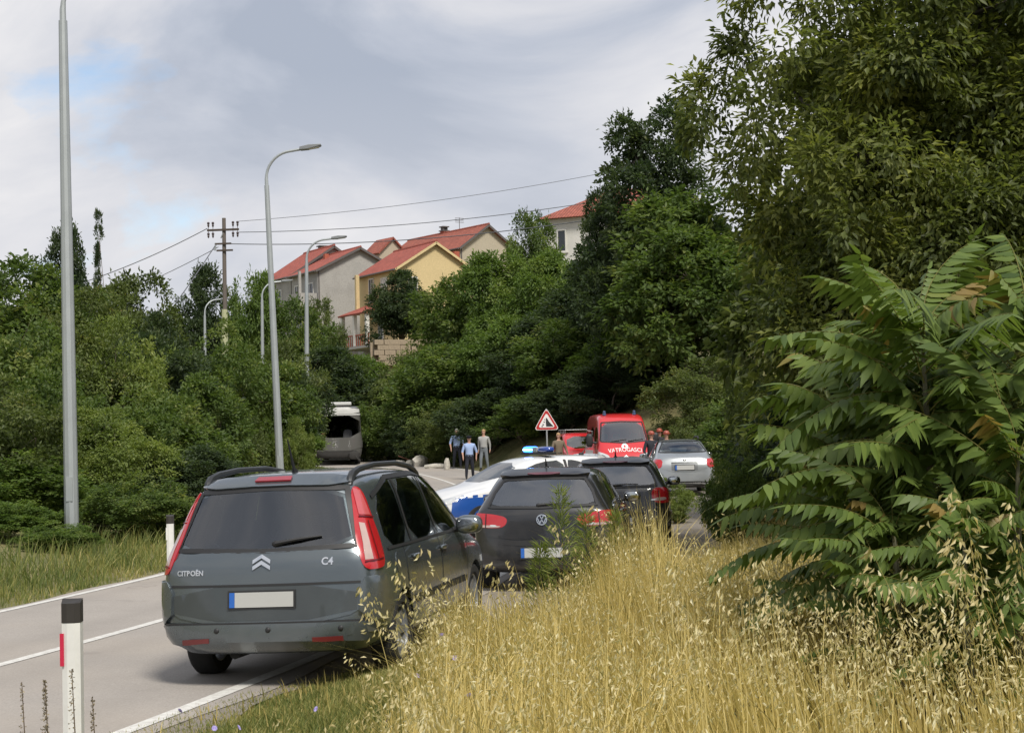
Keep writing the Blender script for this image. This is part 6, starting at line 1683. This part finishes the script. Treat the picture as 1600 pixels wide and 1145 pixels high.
def person(x, y, z, yaw, h, label, top, legs, hair, sleeve='short', stride=0.15, arm=(0.1, -0.1), cap=None, spread=0.09, bend=(0.25, 0.25), bag=False):
    """one skinned body; figure faces local -y. stride: fore-aft foot offset; arm: fore-aft hand offsets (right, left)"""
    s = h / 1.78
    V, E, Rr, G = [], [], [], []
    def vert(p, r, grp):
        V.append((p[0] * s, p[1] * s, p[2] * s)); Rr.append((r[0] * s, r[1] * s) if isinstance(r, tuple) else (r * s, r * s)); G.append(grp); return len(V) - 1
    def chain(a, pts):
        for p, r, gr in pts:
            b = vert(p, r, gr); E.append((a, b)); a = b
        return a
    pel = vert((0, 0, .95), (.165, .13), 'legs')
    ch = chain(pel, [((0, -.01, 1.08), (.17, .135), 'top'), ((0, -.01, 1.25), (.185, .135), 'top'), ((0, 0, 1.40), (.18, .12), 'top')])
    nk = chain(ch, [((0, 0, 1.50), (.06, .06), 'skin'), ((0, -.01, 1.56), (.055, .06), 'skin'), ((0, -.015, 1.63), (.08, .096), 'skin'), ((0, -.01, 1.725), (.074, .092), 'skin')])
    for sg, st, ah, bd in ((-1, stride, arm[0], bend[0]), (1, -stride, arm[1], bend[1])):
        knee = (sg * (.09 + spread * .4), -st * .6 - .03, .50 + abs(st) * .05)
        foot = (sg * (.10 + spread * .5), -st * 1.0 + .02, .09 + max(0, -st) * .12)
        chain(pel, [((sg * .09, 0, .86), (.095, .10), 'legs'), (knee, (.074, .078), 'legs'), ((foot[0], foot[1], foot[2] + .08), (.058, .062), 'legs'), ((foot[0], foot[1] - .02, foot[2] - .035), (.042, .045), 'shoe'), ((foot[0] + sg * .02, foot[1] - .17, foot[2] - .055), (.042, .03), 'shoe')])
        el = (sg * (.25 + bd * .2), -ah * .35 + .03, 1.13)
        wr = (sg * (.26 + bd * .08), -ah - .05, .90 + abs(ah) * .25)
        hand = (wr[0], wr[1] - .03, wr[2] - .085)
        lo = 'top' if sleeve == 'long' else 'skin'
        chain(ch, [((sg * .20, 0, 1.42), (.07, .07), 'top'), (el, (.055, .056), 'top'), (((el[0] + wr[0]) / 2, (el[1] + wr[1]) / 2, (el[2] + wr[2]) / 2), (.04, .04), lo), (wr, (.028, .03), lo), (hand, (.022, .04), 'skin')])
        for k in range(4):
            o_ = (k - 1.5) * .017
            i0 = len(V) - 1
            chain(i0, [((hand[0] - sg * .004, hand[1] + o_, hand[2] - .055), .0095, 'skin'), ((hand[0] - sg * .014, hand[1] + o_ - .004, hand[2] - .09 + abs(o_) * .4), .008, 'skin')]) if k == 0 else None
            if k: 
                hb = [i for i in range(len(V)) if G[i] == 'skin' and abs(V[i][0] - hand[0] * s) < 1e-6 and abs(V[i][2] - hand[2] * s) < 1e-6][-1]
                chain(hb, [((hand[0] - sg * .004, hand[1] + o_, hand[2] - .055), .0095, 'skin'), ((hand[0] - sg * .014, hand[1] + o_ - .004, hand[2] - .09 + abs(o_) * .4), .008, 'skin')])
    me = bpy.data.meshes.new('person'); me.from_pydata(V, E, [])
    o = bpy.data.objects.new('tmp', me); COL.objects.link(o)
    sm = o.modifiers.new('skin', 'SKIN'); sm.use_smooth_shade = True
    sk = me.skin_vertices[0].data if me.skin_vertices else None
    if sk is None:
        me.skin_vertices.new() if hasattr(me.skin_vertices, 'new') else None
        bm = bmesh.new(); bm.from_mesh(me); bm.verts.layers.skin.verify(); bm.to_mesh(me); bm.free(); sk = me.skin_vertices[0].data
    for i, r in enumerate(Rr): sk[i].radius = r; sk[i].use_root = (i == 0)
    ss = o.modifiers.new('sub', 'SUBSURF'); ss.levels = 1; ss.render_levels = 1
    out = bake(o)
    mats = {'top': top, 'legs': legs, 'skin': M_SKIN, 'shoe': M_SHOE}; order = ['top', 'legs', 'skin', 'shoe']
    out.materials.clear()
    for k in order: out.materials.append(mats[k])
    seg = [(np.array(V[a]), np.array(V[b]), G[b], max(.02, (Rr[a][0] + Rr[b][0]) / 2)) for a, b in E]
    for p in out.polygons:
        c = np.array(p.center); best, bg = 9, 'top'
        for a, b, gr, rr in seg:
            t = np.clip(np.dot(c - a, b - a) / max(1e-9, np.dot(b - a, b - a)), 0, 1); dd = np.linalg.norm(c - a - t * (b - a)) / rr
            if dd < best: best, bg = dd, gr
        if bg == 'top' and c[2] < .985 * s and abs(c[0]) < .2 * s: bg = 'legs'
        p.material_index = order.index(bg)
    root = empty('person', (x, y, z), yaw, label, 'person')
    obj('body', out, root)
    hc = Vector((0, -.012, 1.685)) * s
    # face: nose, ears, eyes, mouth
    MB().blob(hc + Vector((0, -.098, -.012)) * s, (.013 * s, .02 * s, .022 * s), 8, 6).obj('nose', M_SKIN, root, True)
    for sg in (-1, 1):
        MB().blob(hc + Vector((sg * .074, .005, -.01)) * s, (.012 * s, .022 * s, .032 * s), 8, 6).obj('ear', M_SKIN, root, True)
        MB().blob(hc + Vector((sg * .030, -.082, .012)) * s, (.013 * s, .008 * s, .007 * s), 8, 6).obj('eye', M_HAIRD, root, True)
    MB().blob(hc + Vector((0, -.086, -.052)) * s, (.024 * s, .007 * s, .006 * s), 8, 6).obj('mouth', simple('lips', (.30, .10, .09), .6), root, True)
    if cap == 'helmet':
        MB().blob(hc + Vector((0, .01, .055)) * s, (.105 * s, .125 * s, .085 * s), 14, 8).lathe([(.10 * s, 0), (.145 * s, -.012 * s), (.145 * s, -.002 * s), (.10 * s, .012 * s)], 18, 'z', hc + Vector((0, .01, .03)) * s).obj('helmet', M_CAPR, root, True)
    elif cap == 'peaked':
        MB().lathe([(.082 * s, -.01 * s), (.085 * s, .03 * s), (.118 * s, .055 * s), (.11 * s, .075 * s), (0, .085 * s)], 18, 'z', hc + Vector((0, .005, .035)) * s).blob(hc + Vector((0, -.10, .03)) * s, (.07 * s, .05 * s, .008 * s)).obj('cap', M_NAVY, root, True)
    else:
        MB().blob(hc + Vector((0, .022, .038)) * s, (.083 * s, .088 * s, .078 * s), 14, 8).obj('hair', hair, root, True)
    MB().tube([(.155 * s * math.cos(a), .118 * s * math.sin(a), 1.0 * s) for a in np.linspace(0, 2 * math.pi, 17)], .022 * s, 6).obj('belt', M_SHOE, root, True)
    if bag: MB().box((-.28 * s, -arm[0] * s - .05, .70 * s), (.08, .22, .17)).obj('bag', M_SHOE, root, bevel=.02)
    return root
zof = lambda x, y: float(road_z(y)) + 0.014
def P_at(u, d): q = at(u, 740, d); return q[0], q[1]
x, y = P_at(734, 63.5)
person(x, y, zof(x, y), R(6), 1.70, 'police officer in light blue shirt walking in front, nearest of the three', M_SHIRT, M_NAVY, M_HAIRD, 'short', 0.10, (.14, -.05), 'peaked', bend=(.2, .3))
x, y = P_at(715, 75)
person(x, y, zof(x, y), R(8), 1.84, 'grey haired police officer in light blue shirt walking behind at left', M_SHIRT, M_NAVY, M_HAIRG, 'short', -0.13, (.05, .12), bend=(.3, .12), bag=False)
x, y = P_at(757, 71.5)
person(x, y, zof(x, y), R(-20), 1.84, 'fair haired man in grey top and pale jeans standing on the road', M_GREYT, M_JEANS, M_HAIRB, 'long', 0.05, (-.10, -.12), bend=(0.0, 0.0))
FG = 'firefighters beside the red van'
for u, d, hh, lab, yw in ((1019, 56.0, 1.80, 'firefighter with red helmet right beside the red van', 25), (1032, 58.6, 1.86, 'firefighter with red helmet standing between the other two by the van', 10), (1043, 55.5, 1.80, 'firefighter with red helmet farthest right, above the silver car roof', -10)):
    x, y = P_at(u, d); person(x, y, zof(x, y), R(yw), hh, lab, M_DARKJ, M_DARKJ, M_HAIRD, 'long', 0.06, (.1, .05), 'helmet')['group'] = FG
x, y = P_at(874, 62.5)
person(x, y, zof(x, y), R(20), 1.76, 'person in khaki jacket standing just right of the triangular sign', M_KHAKI, M_KHAKI, M_HAIRB, 'long', 0.05, (.2, .2))

# ------------------------------------------------------------------ warning sign
sx, sy = at(855, 700, 60)[:2]; sz = hz(sx, sy)
sg_ = empty('warning_sign', (sx, sy, sz), R(1.5), 'triangular red bordered falling rocks warning sign at the bend', 'road sign')
MB().tube([(0, .03, -.2), (0, .03, 2.75 - sz + .05)], .03, 8).obj('post', M_STEEL, sg_, True)
zc = at(855, 660, 60)[2] - sz
def tri(r, y0, y1, rnd=.06):
    pts = [(0, r), (-r * .866, -r * .5), (r * .866, -r * .5)]; pts = chaikin(pts, 3, .10)
    return MB().prism([(a, zc + b) for a, b in pts], y0, y1)
tri(.56, -.004, .004).obj('sign_back', M_STEEL, sg_)
tri(.555, -.010, -.005).obj('sign_border_outer', simple('sign_white', (.72, .70, .68), .5), sg_)
tri(.52, -.014, -.0105).obj('sign_border', simple('sign_red', (.42, .02, .02), .45), sg_)
tri(.375, -.018, -.0145).obj('sign_face', MATS['sign_white'], sg_)
MB().prism([(-.02, zc - .15), (.26, zc - .15), (.10, zc + .02), (.02, zc + .16), (-.02, zc + .18), (-.03, zc + .02)], -.022, -.0185).obj('sign_cliff', M_BLACK, sg_)
for q, w, r in ((-.09, .02, .03), (-.13, -.08, .035), (-.17, -.14, .03), (-.07, .11, .022)):
    MB().prism([(q + r * math.cos(k), zc + w + r * math.sin(k) * .9) for k in np.linspace(0, 2 * math.pi, 6)[:-1]], -.022, -.0185).obj('sign_rock', M_BLACK, sg_)

# ------------------------------------------------------------------ roadside marker posts
def marker(x, y, yaw, label, red=True, hh=1.0):
    r = empty('marker_post', (x, y, hz(x, y)), yaw, label, 'marker post', 'roadside marker posts')
    sec = [(-.055, .035), (-.05, -.035), (-.02, -.05), (.02, -.05), (.05, -.035), (.055, .035)]
    def loft(z0, z1, dz=0.0, k=1.0):
        b = MB(); n = len(sec)
        V = [(a * k, c * k, z0) for a, c in sec] + [(a * k, c * k, z1 + (dz if c > 0 else 0)) for a, c in sec]
        b.add(V, [tuple(range(n - 1, -1, -1)), tuple(range(n, 2 * n))] + [(i, (i + 1) % n, n + (i + 1) % n, n + i) for i in range(n)]); return b
    loft(-.3, hh - .11).obj('post', M_WHITE, r)
    loft(hh - .108, hh, .02, 1.03).obj('black_band', simple('dark_brown_band', (.028, .024, .02), .6), r)
    MB().box((-.048, -.046, hh - .255), (.022, .012, .18)).obj('reflector', simple('red_reflector', (.50, .015, .06), .25, 0, .8) if red else M_WHITE, r)
    return r
mx, my = at(112, 940, 9.0)[:2]
marker(mx, my, R(6), 'white roadside marker post with black top and red reflector in the left foreground', True, at(112, 941, 9.0)[2] - hz(mx, my))
mx, my = at(266, 840, 23.5)[:2]
marker(mx, my, R(10), 'far white marker post on the left verge beside the grey family car', False, at(266, 806, 23.5)[2] - hz(mx, my)).children[0]

# ------------------------------------------------------------------ rubble below the slope
M_ROCK = stucco('pale_rubble', (.48, .45, .39), .2, .4)
rr_ = random.Random(5)
def rock(u, v, d, size, label, mat=M_ROCK, name='rock'):
    q = at(u, v, d); z = hz(q[0], q[1])
    b = MB(); b.blob((0, 0, size[2] * .6), size, 8, 6, .8)
    b.v = [tuple(c + rr_.uniform(-.12, .12) * size[i] for i, c in enumerate(p)) for p in b.v]
    b2 = MB(); b2.v, b2.f = b.v, b.f
    o = b2.obj(name, mat); o.location = (q[0], q[1], max(z, float(road_z(q[1])))); o.rotation_euler = (0, 0, rr_.uniform(0, 3))
    return tag(o, label, 'rock', 'rubble at the foot of the slope')
rock(656, 712, 79, (.42, .3, .34), 'largest pale rock of the rubble left of the officers')
rock(680, 716, 76, (.55, .25, .14), 'long flat pale slab of rubble just left of the officers')
rock(640, 714, 80, (.25, .2, .18), 'small pale rock beside the largest rock of the rubble')
rock(698, 714, 74, (.14, .14, .34), 'upright pale stone nearest the walking officers')
rock(622, 716, 81, (.35, .25, .16), 'low flat stone at the left end of the rubble')
br_ = MB()
for k in range(9):
    p0 = Vector((rr_.uniform(-.9, .9), rr_.uniform(-.3, .3), rr_.uniform(0, .2))); br_.tube([p0, p0 + Vector((rr_.uniform(-1, 1), rr_.uniform(-.3, .3), rr_.uniform(0, .3)))], .03, 5)
bo = br_.obj('brushwood', simple('reddish_wood', (.14, .06, .035), .9), None, True)
q = at(648, 708, 80.5); bo.location = (q[0], q[1], hz(q[0], q[1]) + .1); tag(bo, 'reddish heap of broken branches behind the rubble', 'brushwood', kind='stuff')

# ------------------------------------------------------------------ weeds and flowers
def weed_feather(x, y, h, label, seed, n=900, w=.28, mat=GREEN_D, ll=.075, lw=.012):
    g = np.random.default_rng(seed)
    r = empty('weed', (x, y, hz(x, y)), 0, label, 'weed')
    MB().tube([(0, 0, -.05), (.02, 0, h * .5), (-.02, 0, h)], [.008, .006, .002], 6).obj('stem', GRASSG, r)
    t = g.random(n) ** .8; a = g.uniform(0, 6.28, n); rad = w * (1.05 - t) * g.random(n) ** .6
    P = np.stack([np.cos(a) * rad, np.sin(a) * rad, h * (.12 + .86 * t) + rad * .35], 1)
    ax = np.stack([np.cos(a), np.sin(a), .5 + .5 * g.random(n)], 1) + g.normal(size=(n, 3)) * .4
    V, F, A = leaf_quads(P, ax, g.normal(size=(n, 3)), ll * (.6 + .8 * g.random(n)), np.full(n, lw), np.clip(g.normal(.6, .2, n), 0, 1))
    obj('foliage', np_mesh('foliage', V, F, A), r, mat)
    return r
WG = 'tall weeds in front of the black hatchback'
for u, d, vt, lab, sd in ((875, 14.8, 762, 'tallest feathery green weed in front of the black hatchback badge', 1), (915, 15.4, 800, 'feathery green weed in front of the hatchback right tail lamp', 2), (845, 15.0, 850, 'small feathery weed in front of the hatchback number plate', 3), (960, 16, 800, 'bushy green weed at the right rear corner of the black hatchback', 4)):
    q = at(u, vt, d); weed_feather(q[0], q[1], q[2] - hz(q[0], q[1]), lab, sd, 430, .22 if sd == 1 else .16, GREEN_E, .11, .009)['group'] = WG
def dock(u, vt, d, label, seed):
    g = np.random.default_rng(seed); q = at(u, vt, d); z = hz(q[0], q[1]); h = q[2] - z
    r = empty('dock_weed', (q[0], q[1], z), 0, label, 'weed', 'dark seed stalks by the marker post')
    MB().tube([(0, 0, -.05), (.015, 0, h * .5), (0, 0, h)], [.005, .004, .002], 5).obj('stem', simple('brown_stalk', (.12, .09, .06), .9), r)
    n = 230 if seed == 1 else 80; t = g.random(n) ** .7; a = g.uniform(0, 6.28, n); rad = .022 * (1.15 - t) * g.random(n) ** .5
    P = np.stack([np.cos(a) * rad, np.sin(a) * rad, h * (.45 + .55 * t)], 1)
    V, F, A = leaf_quads(P, g.normal(size=(n, 3)), g.normal(size=(n, 3)), np.full(n, .014), np.full(n, .009), g.random(n))
    obj('seed_head', np_mesh('seeds', V, F, A), r, leaf_mat('dock_seed', [(0, (.15, .12, .085)), (1, (.32, .27, .18))], .1) if 'dock_seed' not in MATS else MATS['dock_seed'])
dock(70, 1062, 8.2, 'thickest dark seed stalk left of the near marker post', 1)
dock(144, 1088, 8.0, 'dark seed stalk just right of the near marker post', 2)
dock(34, 1065, 8.4, 'thin dark stalk at the far left picture corner', 3)
dock(112, 1045, 8.15, 'thin twiggy stalk in front of the near marker post', 4)
# chicory flowers
M_PET = simple('chicory_petal', (.42, .36, .66), .7); M_STK = simple('flower_stalk', (.14, .17, .06), .8)
pm_ = MB()
for k in range(14):
    a = 2 * math.pi * k / 14; c_, s_ = math.cos(a), math.sin(a); l = .017
    pm_.add([(0, 0, 0), (c_ * l * .6 - s_ * .0035, s_ * l * .6 + c_ * .0035, .003), (c_ * l, s_ * l, .001), (c_ * l * .6 + s_ * .0035, s_ * l * .6 - c_ * .0035, .003)], [(0, 1, 2, 3)])
PETM = pm_.mesh('petals'); PETM.materials.append(M_PET)
for i, (u, v, d) in enumerate(((711, 1027, 9.5), (652, 1055, 9.6), (699, 1076, 9.2), (733, 1086, 9.0), (606, 1125, 9.3), (494, 1107, 9.7), (335, 1137, 9.6), (373, 1136, 9.7), (281, 1110, 9.9), (690, 992, 9.8))):
    q = at(u, v, d); z = hz(q[0], q[1])
    r = empty('chicory_flower', (q[0], q[1], z), i * 1.1, 'small pale violet flower on a thin stalk in the grass below the grey car', 'flower', 'violet flowers in the verge grass')
    hgt_ = max(.05, q[2] - z)
    MB().tube([(0, 0, 0), (.01, .005, hgt_ * .6), (0, 0, hgt_)], .0018, 4).obj('stalk', M_STK, r)
    f_ = obj('petals', PETM, r, None, (0, -.002, hgt_)); f_.rotation_euler = (R(60), 0, 0); f_.scale = (1.15,) * 3
# bramble with pale leaves between the charcoal car and the silver car
P('shrub_e', 1045, 748, 33, 70, 'bramble bush with pale leaves in front of the silver car boot', 'bramble', 'shrub')
P('shrub_d', 1022, 730, 33.0, 40, 'small leafy bush right of the charcoal car', 'bramble', 'shrub')
P('shrub_a', 1150, 700, 25, 100, 'leafy bush just right of the silver car', 'shrub', 'shrub')
P('shrub_e', 462, 655, 56, 60, 'bush with pale blossom right behind the curved lamp post', 'shrub', 'shrub')
